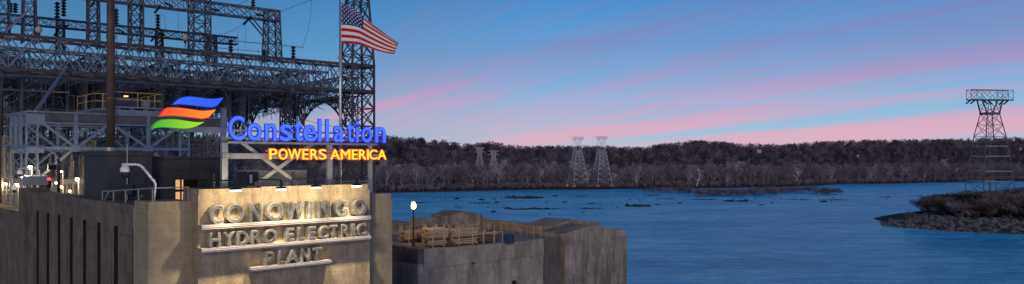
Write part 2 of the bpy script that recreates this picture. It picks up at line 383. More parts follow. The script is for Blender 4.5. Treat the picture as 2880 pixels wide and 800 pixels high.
def scatter(name, pts, coll, smin, smax, label, seed=0, cat=None):
    me = bpy.data.meshes.new(name); me.from_pydata([tuple(p) for p in pts], [], [])
    o = bpy.data.objects.new(name, me); COL.objects.link(o); o['kind'] = 'stuff'; o['label'] = label
    if cat: o['category'] = cat
    g = bpy.data.node_groups.new(name, 'GeometryNodeTree')
    g.interface.new_socket('Geometry', in_out='INPUT', socket_type='NodeSocketGeometry'); g.interface.new_socket('Geometry', in_out='OUTPUT', socket_type='NodeSocketGeometry')
    T = NT(g); gi = T.add('NodeGroupInput'); go = T.add('NodeGroupOutput')
    ci = T.add('GeometryNodeCollectionInfo'); ci.inputs['Collection'].default_value = coll; ci.inputs['Separate Children'].default_value = True; ci.inputs['Reset Children'].default_value = True
    rr = T.add('FunctionNodeRandomValue', data_type='FLOAT_VECTOR'); rr.inputs[0].default_value = (-.06, -.06, 0); rr.inputs[1].default_value = (.06, .06, 6.283); rr.inputs['Seed'].default_value = seed
    rs = T.add('FunctionNodeRandomValue', data_type='FLOAT'); rs.inputs[2].default_value = smin; rs.inputs[3].default_value = smax; rs.inputs['Seed'].default_value = seed + 1
    ri = T.add('FunctionNodeRandomValue', data_type='INT'); ri.inputs[4].default_value = 0; ri.inputs[5].default_value = max(0, len(coll.objects) - 1); ri.inputs['Seed'].default_value = seed + 2
    ip = T.add('GeometryNodeInstanceOnPoints'); ip.inputs['Pick Instance'].default_value = True
    T.l.new(gi.outputs[0], ip.inputs['Points']); T.l.new(ci.outputs[0], ip.inputs['Instance']); T.l.new(rr.outputs[0], ip.inputs['Rotation']); T.l.new(rs.outputs[1], ip.inputs['Scale']); T.l.new(ri.outputs[2], ip.inputs['Instance Index'])
    T.l.new(ip.outputs[0], go.inputs[0])
    md = o.modifiers.new('scatter', 'NODES'); md.node_group = g
    return o
def build_forest():
    rnd = random.Random(3)
    belt = proto_collection('belt_tree', [(s, 22, 6.5, 9, 330, (M_bark2 if s == 2 else M_bark, (M_bark, M_barkd, M_bark2, M_bark, M_bark, M_barkd)[s]), .34, .11) for s in range(6)])
    hill = proto_collection('hill_tree', [(20 + s, 16, 6.0, 9, 380, (M_barkd, (M_barkd, M_barkd, M_barkd2, M_bark, M_barkd2)[s]), .3, .15, False, .10) for s in range(5)])
    low = proto_collection('shore_shrub', [(40 + s, 7, 4.2, 8, 240, (M_bark, M_bark), .12, .10, True) for s in range(3)])
    P = []
    for i in range(3600):
        px = rnd.uniform(-250, 3050); ys = interp(SHORE, px); t = 22 + 190 * rnd.random() ** 1.5; Y = ys + t
        if noise.noise(V((px * .012, t * .012, 7))) < -.12 and t > 45: continue
        P.append(((px - 1440) / F * Y, Y, terrain_z(px, t, ys)))
    scatter('shoreline_trees', P, belt, .55, 1.2, 'grey leafless trees massed along the far river bank', 1)
    P = []
    while len(P) < 7500:
        px = rnd.uniform(-250, 3050); ys = interp(SHORE, px); t = rnd.uniform(140, 520); Y = ys + t
        P.append(((px - 1440) / F * Y, Y, terrain_z(px, t, ys) - .5))
    scatter('hillside_forest', P, hill, .68, 1.12, 'dark leafless forest covering the far hills', 5)
    P = []
    for i in range(900):
        px = rnd.uniform(950, 3050); ys = interp(SHORE, px); t = rnd.uniform(6, 40); Y = ys + t
        P.append(((px - 1440) / F * Y, Y, terrain_z(px, t, ys)))
    scatter('shoreline_shrubs', P, low, .5, 1.1, 'low bare brush at the edge of the far bank', 9)
    P = []
    for i in range(2600):
        px = rnd.uniform(-250, 3050); ys = interp(SHORE, px); t = rnd.uniform(400, 530); Y = ys + t
        P.append(((px - 1440) / F * Y, Y, terrain_z(px, t, ys) - .5))
    hlow = proto_collection('ridge_shrub', [(200 + s, 8, 5.0, 8, 300, (M_barkd, M_barkd), .12, .2, True, .05) for s in range(3)])
    scatter('ridge_undergrowth', P, hlow, .6, 1.2, 'dark undergrowth filling the ridge line', 15)
    # pale sycamores that stand out in front of the grey mass, each one a thing
    protos = [tree_mesh('sycamore%d' % s, 70 + s, 21, 7.0, 11, 190, (M_syc, M_bark), .42, .08, False, .3, 1.35) for s in range(4)]
    spots = [(1085, 30), (1108, 60), (1128, 40), (1180, 26), (1215, 55), (1232, 70), (1330, 35), (1372, 60), (1400, 90), (1440, 64), (1485, 26), (1560, 40), (1640, 30), (1745, 60), (1790, 22),
             (1862, 70), (1880, 66), (1960, 24), (2045, 20), (2110, 34), (2150, 60), (2238, 30), (2360, 80), (2440, 30), (2465, 120), (2530, 60), (2600, 30), (2690, 90), (2850, 40)]
    ORD = 'first second third fourth fifth sixth seventh eighth ninth tenth eleventh twelfth thirteenth fourteenth fifteenth sixteenth seventeenth eighteenth nineteenth twentieth twenty-first twenty-second twenty-third twenty-fourth twenty-fifth twenty-sixth twenty-seventh twenty-eighth twenty-ninth'.split()
    for i, (px, t) in enumerate(sorted(spots)):
        ys = interp(SHORE, px); Y = ys + t
        r = thing('sycamore_tree', ((px - 1440) / F * Y, Y, terrain_z(px, t, ys)), ORD[i] + ' pale leafless sycamore from the left on the far bank', 'tree', 'pale sycamores on the far bank')
        r.rotation_euler.z = i * 1.7; s_ = rnd.uniform(.72, 1.12); r.scale = (s_, s_, s_)
        a, c = protos[i % 4]
        for nm, me in (('trunk', a), ('crown', c)):
            o = bpy.data.objects.new(nm, me); COL.objects.link(o); o.parent = r
build_forest()
def rock_islet(px, py, wpx, label, hgt=1.0, dep=.35, seed=0):
    c = Zp(px, py, 0); W = wpx / F * c.y / 2; D = max(3.0, W * dep); b = MB(); n, mrows = 26, 9; vs = []; fs = []
    for i in range(n + 1):
        for j in range(mrows + 1):
            x = (i / n * 2 - 1); y = (j / mrows * 2 - 1)
            e = max(0, 1 - x * x - y * y * .9)
            z = hgt * (e ** .5 * (.25 + 1.3 * abs(noise.noise(V((x * 4 + seed, y * 3, seed * 1.7))))) + .9 * noise.noise(V((x * 9 + seed, y * 6, seed))) * (e > .02)) - .35
            vs.append((c.x + x * W + noise.noise(V((y * 3, seed, 1))) * W * .3, c.y + y * D + noise.noise(V((x * 3, seed, 5))) * D, z))
    for i in range(n):
        for j in range(mrows): fs.append((i * (mrows + 1) + j, (i + 1) * (mrows + 1) + j, (i + 1) * (mrows + 1) + j + 1, i * (mrows + 1) + j + 1))
    b._add(vs, fs); o = b.build('rock_islet', M_rock); tag(o, label, 'rock', 'rocks breaking the river surface'); return o
ISL = [(1475, 558, 120, 'dark reef in midstream right of the street lamp, farthest out', 2.2), (1352, 572, 90, 'thin dark reef just right of the street lamp globe'), (1462, 590, 70, 'small reef above the gabled rear pylon, left one'),
       (1520, 588, 150, 'long low reef directly above the quay rear wall'), (1655, 587, 60, 'short reef above the front gabled pylon'), (1662, 573, 30, 'tiny rock between the two pale pylons and the quay'),
       (1640, 553, 44, 'tiny reef in the water below the pale pylon pair'), (1792, 581, 76, 'humped dark rock alone in midstream right of the front pylon', 2.0), (1832, 550, 60, 'flat shelf of rock near the far bank'),
       (1880, 560, 50, 'small shelf of rock right of the midstream hump'), (1850, 576, 26, 'single small stone beside the midstream hump'), (1980, 562, 90, 'reef at left end of the long shallow bar'),
       (2075, 567, 90, 'reef at middle of the long shallow bar', 1.4), (2140, 577, 24, 'isolated stone below the shallow bar'), (2245, 562, 90, 'left half of the thin reef at end of the shallows'), (2340, 563, 90, 'right half of the thin reef at end of the shallows'),
       (2490, 556, 56, 'flat rock between the shallows and the island'), (2580, 552, 60, 'flat rock just left of the wooded island'), (1185, 571, 50, 'low rocks in the river behind the street lamp'), (1250, 604, 60, 'low rocks peeping over the quay rear wall')]
for i, it in enumerate(ISL): rock_islet(it[0], it[1], it[2], it[3], it[4] if len(it) > 4 else .8, .3, i * 3.3 + 1)
# loose stones scattered between the reefs
sb = MB(); rs_ = random.Random(31)
for k in range(120):
    px = rs_.choice((rs_.gauss(1480, 130), rs_.gauss(1300, 110), rs_.gauss(1850, 120), rs_.gauss(2150, 160))); py = rs_.choice((rs_.gauss(575, 14), rs_.gauss(557, 6))) if px < 1750 else rs_.gauss(560, 7)
    if not 546 < py < 612: continue
    c = Zp(px, py, 0); r = min(3.0, .45 * rs_.paretovariate(1.7)); sb.lathe(c - UP * .35, [(r, 0), (r * .9, .4 + r * .1), (r * .45, .55 + r * .22), (0, .6 + r * .25)], 6)
o = sb.build('river_stones', M_rock); o['kind'] = 'stuff'; o['label'] = 'loose dark stones scattered in the shallow river'
# brushy bars near the far bank
low2 = proto_collection('bar_brush', [(60 + s, 5, 3.6, 8, 260, (M_barkd, M_barkd), .1, .12, True) for s in range(3)])
rb = random.Random(8); P = []
for (cx, cy, wx, n) in ((2050, 549, 130, 150), (2170, 543, 60, 80), (2230, 540, 100, 60), (2330, 546, 60, 45), (1900, 541, 110, 60)):
    for i in range(n):
        p = Zp(cx + rb.gauss(0, .4) * wx, cy + rb.uniform(-2.5, 2.5), 0); P.append((p.x, p.y, .1))
scatter('brush_on_gravel_bars', P, low2, .5, 1.15, 'bare brush on gravel bars in the shallows', 11)

# ------------------------------------------------------------------ wooded island on the right
def build_island():
    O = V((240, 358, 0)); rnd = random.Random(5)
    def h(x, y):
        dx = (x - O.x) / (68 if x < O.x else 120); dy = (y - O.y) / (58 if y < O.y else 72)
        r = math.sqrt(dx * dx + dy * dy) + .13 * noise.noise(V((x * .03, y * .03, 0))) + .05 * noise.noise(V((x * .12, y * .12, 4)))
        return -1.5 + 11.5 * max(0, 1 - r) ** .62 if r < 1 else -1.5
    b = MB(); n = 72; vs = []; fs = []
    for i in range(n + 1):
        for j in range(n + 1):
            x = O.x - 85 + i / n * 225; y = O.y - 82 + j / n * 170; vs.append((x, y, h(x, y) + (.5 * noise.noise(V((x * .4, y * .4, 2))) if h(x, y) > -1 else 0)))
    for i in range(n):
        for j in range(n): fs.append((i * (n + 1) + j, (i + 1) * (n + 1) + j, (i + 1) * (n + 1) + j + 1, i * (n + 1) + j + 1))
    b._add(vs, fs); struct(b.build('island_ground', M_soil), 'low dark island with a rocky rim')
    # boulders on the rim
    Rk = MB(); k = 0
    while k < 6000:
        x = rnd.uniform(O.x - 75, O.x + 110); y = rnd.uniform(O.y - 72, O.y + 10); z = h(x, y)
        if -1.4 < z < 4.6:
            r = min(1.7, .30 * rnd.paretovariate(1.5)) * (1.3 if z < .5 else 1); a = rnd.uniform(0, 6.28); ux = V((math.cos(a), math.sin(a), rnd.uniform(-.3, .3))).normalized(); uy = UP.cross(ux).normalized(); uz = ux.cross(uy)
            Rk.lathe(V((x, y, z - r * .35)), [(0, 0), (r * rnd.uniform(.7, 1), r * .3), (r * rnd.uniform(.5, .8), r * .75), (0, r * .95)], 5, (uz + V((rnd.uniform(-.4, .4), rnd.uniform(-.4, .4), 0))).normalized()); k += 1
    o = Rk.build('island_boulders', M_irock); o['kind'] = 'stuff'; o['label'] = 'pale boulders along the island shore'
    sh = proto_collection('island_shrub', [(90 + s, 6.0, 3.6, 9, 480, (M_shrub, (M_shrub, M_barkd, M_everg, M_shrub, M_bark)[s]), .12, .075, True) for s in range(5)])
    P = []
    while len(P) < 900:
        x = rnd.uniform(O.x - 62, O.x + 110); y = rnd.uniform(O.y - 60, O.y + 70); z = h(x, y)
        if z > 4.3: P.append((x, y, z - .3))
    scatter('island_scrub', P, sh, .35, 1.6, 'dense dark scrub covering the island', 21)
    # darker evergreen clumps, each a thing
    for i, (px, Y, hh, lab) in enumerate(((2655, 388, 8, 'dark evergreen bush at the left end of the island scrub'), (2610, 372, 6, 'small dark bush above the island tip'), (2775, 398, 9, 'dark round evergreen under the big pylon'),
                                   (2868, 400, 10, 'dark evergreen right of the big pylon at picture edge'), (2560, 352, 5, 'reddish bare bush on the rocky island tip'))):
        X = (px - 1440) / F * Y; z = h(X, Y)
        a, c = tree_mesh('bush%d' % i, 130 + i, hh, hh * .55, 12, 900, (M_barkd, M_everg if i != 4 else M_bark), .15, .12, True)
        r = thing('bush', (X, Y, z), lab, 'bush')
        for nm, me in (('stem', a), ('foliage', c)):
            q = bpy.data.objects.new(nm, me); COL.objects.link(q); q.parent = r
    syc = tree_mesh('island_tree', 150, 12, 3.6, 10, 160, (M_bark, M_barkd), .16, .05)
    for i, (px, Y, sc_, lab) in enumerate(((2835, 388, 1.0, 'bare pale tree at the right foot of the big pylon'), (2725, 392, .8, 'bare thin tree at the left foot of the big pylon'), (2688, 345, .55, 'small bare sapling on the front slope of the island'), (2856, 370, .8, 'bare tree at the right end of the island in frame'))):
        X = (px - 1440) / F * Y; r = thing('bare_tree', (X, Y, h(X, Y)), lab, 'tree'); r.scale = (sc_,) * 3; r.rotation_euler.z = i * 2.1
        for nm, me in (('trunk', syc[0]), ('crown', syc[1])):
            q = bpy.data.objects.new(nm, me); COL.objects.link(q); q.parent = r
    return h
ISLH = build_island()

# ------------------------------------------------------------------ lattice builders
def lattice_body(root, c, prof, ex, ey, levels, leg, br, mt, horiz=True, xb=True, plinth=None):
    """four legs + X bracing; prof = [(z, half_x, half_y)] ; levels = heights of the panel points"""
    def hw(z):
        for (a, ax, ay), (b, bx, by) in zip(prof[:-1], prof[1:]):
            if z <= b + 1e-6: t = (z - a) / (b - a); return ax + (bx - ax) * t, ay + (by - ay) * t
        return prof[-1][1:]
    def P(i, z):
        a, b = hw(z); sx, sy = ((-1, -1), (1, -1), (1, 1), (-1, 1))[i]; return V((c.x, c.y, 0)) + ex * a * sx + ey * b * sy + UP * z
    zs = [p[0] for p in prof]
    for i in range(4):
        m = MB()
        for za, zb in zip(zs[:-1], zs[1:]): m.bar(P(i, za), P(i, zb), leg)
        m.build('leg', mt, root)
        if plinth: MB().box(P(i, zs[0]) - UP * plinth * .2, plinth, plinth, plinth * .7, ex, ey).build('footing', M_white, root)
    for f in range(4):
        m = MB(); i, j = f, (f + 1) % 4
        for za, zb in zip(levels[:-1], levels[1:]):
            m.bar(P(i, za), P(j, zb), br)
            if xb: m.bar(P(j, za), P(i, zb), br)
            if horiz: m.bar(P(i, zb), P(j, zb), br)
        m.build('face_bracing', mt, root)
    return P
def girder(name, p0, p1, width, depth, panels, chord, brace, mc, mb, label, cat='girder', group=None, style='X', wd=None):
    """box truss from p0 to p1 (points on the bottom centre line)"""
    p0, p1 = V(p0), V(p1); root = thing(name, p0, label, cat, group); d = (p1 - p0); L = d.length; d.normalize(); wd = wd or V((-d.y, d.x, 0))
    def Q(t, sx, tz): return p0.lerp(p1, t) + wd * width / 2 * sx + UP * depth * tz
    for sx in (-1, 1):
        for tz in (0, 1): MB().bar(Q(0, sx, tz), Q(1, sx, tz), chord, chord * 1.25).build('chord', mc, root)
    for sx in (-1, 1):
        m = MB()
        for k in range(panels):
            a, b_ = k / panels, (k + 1) / panels
            if style == 'X':
                m.bar(Q(a, sx, 0), Q(b_, sx, 1), brace); m.bar(Q(a, sx, 1), Q(b_, sx, 0), brace * .8)
                m.bar(Q(a, sx, 0), Q(a, sx, 1), brace * .7)
            else:
                mid = (a + b_) / 2; m.bar(Q(a, sx, 0), Q(mid, sx, 1), brace); m.bar(Q(mid, sx, 1), Q(b_, sx, 0), brace)
        m.build('side_bracing', mb, root)
    for tz in (0, 1):
        m = MB()
        for k in range(panels):
            a, b_ = k / panels, (k + 1) / panels
            m.bar(Q(a, -1, tz), Q(b_, 1, tz), brace * .7); m.bar(Q(a, -1, tz), Q(a, 1, tz), brace * .7)
            if style == 'X': m.bar(Q(a, 1, tz), Q(b_, -1, tz), brace * .6)
        m.build('lateral_bracing', mb, root)
    return root
def insulator_mesh(L, r, n=9):
    prof = [(r * .35, 0)]; sheds = max(4, int(L / (r * 1.0)))
    for k in range(sheds):
        t = L * (k + .2) / sheds; st = L / sheds; prof += [(r * .45, t), (r, t + st * .15), (r * .95, t + st * .3), (r * .45, t + st * .65)]
    prof += [(r * .35, L), (0, L)]
    m = MB(); m.lathe(V((0, 0, 0)), prof, n); return m
def insulator(p, axis, L, r, label, group=None, mt=None):
    m = insulator_mesh(L, r); me = m.mesh('insulator', mt or M_ins, smooth=False); o = bpy.data.objects.new('insulator', me); COL.objects.link(o)
    o.location = p; o.rotation_euler = V(axis).normalized().to_track_quat('Z', 'Y').to_euler(); tag(o, label, 'insulator', group); return o
def wire(pts, r, label, sag=0.0, n=10, mt=None, name='power_cable'):
    p, q = V(pts[0]), V(pts[-1]); P = []
    if len(pts) == 2:
        for i in range(n + 1): t = i / n; P.append(p.lerp(q, t) - UP * sag * 4 * t * (1 - t))
    else: P = [V(a) for a in pts]
    o = MB().tube(P, r, 4).build(name, mt or M_blk); tag(o, label, 'cable'); return o

# ------------------------------------------------------------------ transmission pylons across the river
EX = V((.94, .34, 0)); EY = V((-.34, .94, 0))
def river_pylon(px, Y, ytop, ybase, wbase, wtop, label, mt, leg, br, head):
    X = (px - 1440) / F * Y; z0 = CAMZ - (ybase - HZ) / F * Y; z1 = CAMZ - (ytop - HZ) / F * Y; H = z1 - z0
    root = thing('transmission_pylon', (X, Y, z0), label, 'pylon'); c = V((X, Y, 0))
    zb = z0 + H * .74
    lv = [z0 + H * .74 * t for t in (0, .17, .33, .48, .62, .74, .84, .92, 1)]
    lattice_body(root, c, [(z0, wbase, wbase), (zb, wtop, wtop)], EX, EY, lv, leg, br, mt, plinth=leg * 2.6)
    m = MB()
    for sx in (-1, 1):
        for sy in (-1, 1):
            m.bar(c + EX * wtop * sx + EY * wtop * sy + UP * zb, c + EX * head * .5 * sx + EY * wtop * .6 * sy + UP * (z1 - H * .02), leg * .6)
        m.bar(c + EX * wtop * sx + UP * zb, c - EX * head * .45 * sx + UP * (z1 - H * .02), br)
    m.build('neck', mt, root)
    m = MB()
    for sy in (-1, 1):
        for zz in (z1 - H * .02, z1 + H * .03): m.bar(c - EX * head + EY * wtop * .6 * sy + UP * zz, c + EX * head + EY * wtop * .6 * sy + UP * zz, br * 1.2)
        for k in range(9):
            t = -1 + k / 4; m.bar(c + EX * head * t + EY * wtop * .6 * sy + UP * (z1 - H * .02), c + EX * head * min(1, t + .25) + EY * wtop * .6 * sy + UP * (z1 + H * .03), br * .7)
    m.build('crossarm', mt, root); return root
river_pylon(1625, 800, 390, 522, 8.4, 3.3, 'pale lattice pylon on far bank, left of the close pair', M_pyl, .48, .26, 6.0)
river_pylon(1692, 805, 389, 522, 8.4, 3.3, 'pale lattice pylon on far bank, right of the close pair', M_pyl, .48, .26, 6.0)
def small_pylon(px, Y, ytop, ybase, label):
    X = (px - 1440) / F * Y; z0 = CAMZ - (ybase - HZ) / F * Y; z1 = CAMZ - (ytop - HZ) / F * Y; H = z1 - z0; c = V((X, Y, 0))
    root = thing('transmission_pylon', (X, Y, z0), label, 'pylon'); lv = [z0 + H * t for t in (0, .25, .45, .62, .75, .86, 1)]
    lattice_body(root, c, [(z0, 4.2, 4.2), (z0 + H * .62, 1.7, 1.7), (z1, 3.4, 1.2)], EX, EY, lv, .42, .26, M_pyl)
    m = MB()
    for zz in (.8, 1.0):
        m.bar(c - EX * 7 + UP * (z0 + H * (zz - .04)), c + EX * 7 + UP * (z0 + H * (zz - .04)), .3); m.bar(c - EX * 7 + UP * (z0 + H * (zz - .04)), c - EX * 1.5 + UP * (z0 + H * zz), .25); m.bar(c + EX * 7 + UP * (z0 + H * (zz - .04)), c + EX * 1.5 + UP * (z0 + H * zz), .25)
    m.build('crossarm', M_pyl, root)
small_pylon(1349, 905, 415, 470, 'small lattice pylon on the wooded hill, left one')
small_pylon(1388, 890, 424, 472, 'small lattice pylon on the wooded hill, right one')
def big_pylon():
    Y = 385; X = (2784 - 1440) / F * Y; c = V((X, Y, 0)); zz = lambda py: CAMZ - (py - HZ) / F * Y; S = Y / F
    z0 = ISLH(X, Y) - .5; ex = V((.985, .17, 0)); ey = V((-.17, .985, 0))
    root = thing('transmission_pylon', (X, Y, z0), 'tall dark lattice pylon with wide crossarm standing on the island', 'pylon')
    zt = zz(320)
    prof = [(z0, 56 * S, 38 * S), (zz(380), 31 * S, 22 * S), (zt, 19 * S, 13 * S)]
    lv = [z0, zz(552), zz(510), zz(482), zz(440), zz(412), zz(385), zz(352), zt]
    lattice_body(root, c, prof, ex, ey, lv, .42, .15, M_pyld, horiz=True)
    def hw(z):
        for (a, ax, ay), (b, bx, by) in zip(prof[:-1], prof[1:]):
            if z <= b: t = (z - a) / (b - a); return ax + (bx - ax) * t, ay + (by - ay) * t
        return prof[-1][1:]
    for py in (552, 510, 482, 440, 412):
        a, b_ = hw(zz(py)); m = MB()
        for sy in (-1, 1): m.bar(c - ex * a + ey * b_ * sy + UP * zz(py), c + ex * a + ey * b_ * sy + UP * zz(py), .42)
        m.build('platform_beam', M_galv, root)
    m = MB(); m.bar(c + UP * z0, c + UP * zz(400), .5)
    for k in range(30): z = z0 + (zz(330) - z0) * k / 30; m.bar(c - ex * .7 + UP * z, c + ex * .7 + UP * z, .15)
    m.bar(c - ex * .7 + UP * z0, c - ex * .7 + UP * zz(330), .16); m.bar(c + ex * .7 + UP * z0, c + ex * .7 + UP * zz(330), .16); m.build('ladder', M_pyld, root)
    m = MB(); m.box(c + UP * zt, 21 * S, 15 * S, .5, ex, ey); m.build('collar_platform', M_pyld, root)
    za, zb = zz(282), zz(254); m = MB()
    for sx in (-1, 1):
        for sy in (-1, 1):
            m.bar(c + ex * 19 * S * sx + ey * 13 * S * sy + UP * zt, c + ex * 33 * S * sx + ey * 9 * S * sy + UP * za, .5)
        for sy in (-1, 1):
            m.bar(c + ex * 19 * S * sx + ey * 13 * S * sy + UP * zt, c + ex * 8 * S * sx + ey * 9 * S * sy + UP * za, .25); m.bar(c + ex * 26 * S * sx + ey * 11 * S * sy + UP * (zt + za) / 2, c + ex * 5 * S * sx + ey * 9 * S * sy + UP * za, .2)
            m.bar(c + ex * 26 * S * sx + ey * 11 * S * sy + UP * (zt + za) / 2, c - ex * 12 * S * sx + ey * 12 * S * sy + UP * zt, .2)
    m.build('neck', M_pyld, root)
    m = MB()
    for sy in (-1, 1):
        m.bar(c - ex * 67 * S + ey * 9 * S * sy + UP * za, c + ex * 67 * S + ey * 9 * S * sy + UP * za, .6); m.bar(c - ex * 67 * S + ey * 9 * S * sy + UP * zb, c + ex * 67 * S + ey * 9 * S * sy + UP * zb, .26)
        for t in (-67, -33, 33, 67): m.bar(c + ex * t * S + ey * 9 * S * sy + UP * za, c + ex * t * S + ey * 9 * S * sy + UP * zb, .24)
        for a, b_ in ((-67, -33), (-33, 0), (0, 33), (33, 67)):
            m.bar(c + ex * a * S + ey * 9 * S * sy + UP * za, c + ex * b_ * S + ey * 9 * S * sy + UP * zb, .14); m.bar(c + ex * b_ * S + ey * 9 * S * sy + UP * za, c + ex * a * S + ey * 9 * S * sy + UP * zb, .14)
    for t in (-67, -50, -33, -16, 0, 16, 33, 50, 67): m.bar(c + ex * t * S - ey * 9 * S + UP * za, c + ex * t * S + ey * 9 * S + UP * za, .2)
    m.build('crossarm', M_pyld, root)
    for t, dx in ((-62, -1), (-48, -1), (-20, 1), (-6, 1), (44, -1), (58, -1)):
        m = MB(); p = c + ex * t * S + UP * (za - .3); m.cyl(p, p + ex * dx * 2.4 - UP * 1.7, .34, .34, 6); m.build('insulator_string', M_ins, root)
big_pylon()
# lit houses far off in the woods
for px, py, t, lab in ((2133, 420, 430, 'pale house among trees on the hill, left of the three'), (2411, 434, 380, 'tiny house with lit wall in the middle of the dark woods'), (2866, 414, 420, 'white gabled house on the hill right of the big pylon')):
    ys = interp(SHORE, px); Y = ys + t - 60; X = (px - 1440) / F * Y; z = CAMZ - (py - HZ) / F * Y; k = .55 if px != 2411 else .3; z -= 1.5
    r = thing('house', (X, Y, z - 6), lab, 'house')
    MB().box((X, Y, z - 2), 6 * k, 3, 2.4).build('wall', E_win, r)
    MB().prism([(X - 7 * k, Y - 3.5, z + .4), (X + 7 * k, Y - 3.5, z + .4), (X + 7 * k, Y, z + 2.4), (X - 7 * k, Y, z + 2.4)], (0, .3, .3)).build('roof', M_dark, r)
    for q in (-1, 0, 1): MB().box((X + q * 3.4 * k, Y - 3.05, z - 1.6), .7 * k, .06, .8).build('window', M_blk, r)


# ================================================================== the plant building
ZB = -2.0
def block(b, s0, s1, d0, d1, z0, z1, mi=0):
    c = B((s0 + s1) / 2, (d0 + d1) / 2, (z0 + z1) / 2); b.box(c, abs(s1 - s0) / 2, abs(d1 - d0) / 2, abs(z1 - z0) / 2, u, w, UP, mi); return b
FW = 9.84; ZF = 28.61; ZFL = 27.98; ZL = 27.72
def build_plant():
    root = thing('sign_building', B(FW / 2, 0, ZB), 'concrete sign wall block lit by floodlights from its top edge', 'building')
    block(MB(), 0, FW, 0, 1.95, ZB, ZF - .33).build('sign_wall', M_conc, root)
    block(MB(), .05, 3.28, .05, 1.9, ZF - .33, ZF - .06).build('coping', M_conc, root)
    block(MB(), 3.285, FW - .08, .03, 1.9, ZF - .33, ZF).build('coping', M_conc, root)
    # shallow pilaster strips that break the wall
    block(MB(), 6.55, 7.05, -.035, .02, ZB, 27.9).build('pilaster', M_conc, root)
    block(MB(), 3.26, 3.66, -.03, .02, ZB, 27.95).build('pilaster', M_conc, root)
    for s0, s1 in ((-2.08, 0), (FW, FW + 2.05)):
        block(MB(), s0, s1, .73, 2.83, ZB, ZFL - .36).build('flank_pier', M_flank, root)
        c0, c1 = (s0 + .04, s1 + .0) if s0 < 0 else (s0, s1 - .05)
        block(MB(), c0, c1, .76, 2.79, ZFL - .36, ZFL).build('coping', M_flank, root)
    # long parapet wall running away to the left
    side = thing('parapet_wall', B(-1.8, 14, ZB), 'long dark weathered parapet wall with narrow slots, left of the sign block', 'wall')
    SL = [3.6, 6.6, 9.6, 12.4, 15.2, 18.0, 20.8, 23.6]
    D0, D1 = 2.83, 26.2
    cuts = [D0] + [q for d in SL for q in (d - .36, d + .36)] + [D1]
    for a, b_ in zip(cuts[0::2], cuts[1::2]):
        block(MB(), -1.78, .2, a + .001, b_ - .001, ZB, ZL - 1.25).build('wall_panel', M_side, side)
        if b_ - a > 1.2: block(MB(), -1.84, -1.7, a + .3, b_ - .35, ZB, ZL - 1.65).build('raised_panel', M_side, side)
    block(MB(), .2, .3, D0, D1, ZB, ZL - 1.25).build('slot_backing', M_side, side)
    for d in SL:  # black sheets added on jambs and back so each slot looks deep in shade
        for q in (d - .36, d + .31): block(MB(), -1.76, .2, q, q + .05, ZB, ZL - 1.26).build('slot_shade_sheet', M_slotshade, side)
        block(MB(), .1, .19, d - .3, d + .3, ZB, ZL - 1.26).build('slot_shade_sheet', M_slotshade, side)
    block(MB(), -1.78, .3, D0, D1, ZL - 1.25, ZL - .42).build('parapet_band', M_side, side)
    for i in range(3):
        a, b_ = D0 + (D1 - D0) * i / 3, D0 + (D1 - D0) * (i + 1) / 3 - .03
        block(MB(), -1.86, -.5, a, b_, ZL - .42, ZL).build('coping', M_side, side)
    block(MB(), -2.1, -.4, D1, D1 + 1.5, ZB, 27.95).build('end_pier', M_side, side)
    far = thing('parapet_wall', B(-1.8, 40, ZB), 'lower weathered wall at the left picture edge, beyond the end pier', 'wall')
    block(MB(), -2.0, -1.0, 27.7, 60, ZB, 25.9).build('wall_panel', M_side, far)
    block(MB(), -2.12, -.9, 27.7, 60, 25.9, 26.25).build('coping', M_side, far)
    block(MB(), -2.06, -1.9, 33.2, 33.9, 16, 24.6).build('raised_panel', M_side, far)
    # roof slab of the powerhouse behind the parapet
    ro = struct(block(MB(), .32, 11.8, 2.85, 38, 24.6, 25.6).build('powerhouse_roof', M_roof), 'gravel roof deck that carries the switchyard')
    block(MB(), -.6, 37.2, 38, 130, 24.6, 25.6).build('roof_slab', M_roof, ro)
build_plant()

# ------------------------------------------------------------------ letters
GL = {}
def glyph(ch, off=0.0):
    k = (ch, off)
    if k in GL: return GL[k]
    cu = bpy.data.curves.new('glyph', 'FONT'); cu.body = ch; cu.size = 1; cu.extrude = .5; cu.offset = off; cu.resolution_u = 5; cu.fill_mode = 'BOTH'
    o = bpy.data.objects.new('glyph', cu); COL.objects.link(o); dg = bpy.context.evaluated_depsgraph_get(); dg.update()
    me = bpy.data.meshes.new_from_object(o.evaluated_get(dg)); vs = [v.co.copy() for v in me.vertices]; fs = [tuple(p.vertices) for p in me.polygons]
    bpy.data.objects.remove(o); bpy.data.curves.remove(cu); bpy.data.meshes.remove(me)
    GL[k] = (vs, fs); return GL[k]
def letter(ch, s0, s1, z0, z1, dfront, depth, off=0.0, grow=0.0):
    """glyph stretched to the box s0..s1, z0..z1 on the plane dfront; extends depth backwards"""
    vs, fs = glyph(ch, off); xs = [v.x for v in vs]; ys = [v.y for v in vs]; x0, x1, y0, y1 = min(xs), max(xs), min(ys), max(ys)
    m = MB(); s0 -= grow; s1 += grow; z0 -= grow; z1 += grow
    P = [B(s0 + (v.x - x0) / (x1 - x0) * (s1 - s0), dfront + depth * (.5 - v.z), z0 + (v.y - y0) / (y1 - y0) * (z1 - z0)) for v in vs]
    m._add(P, fs); return m
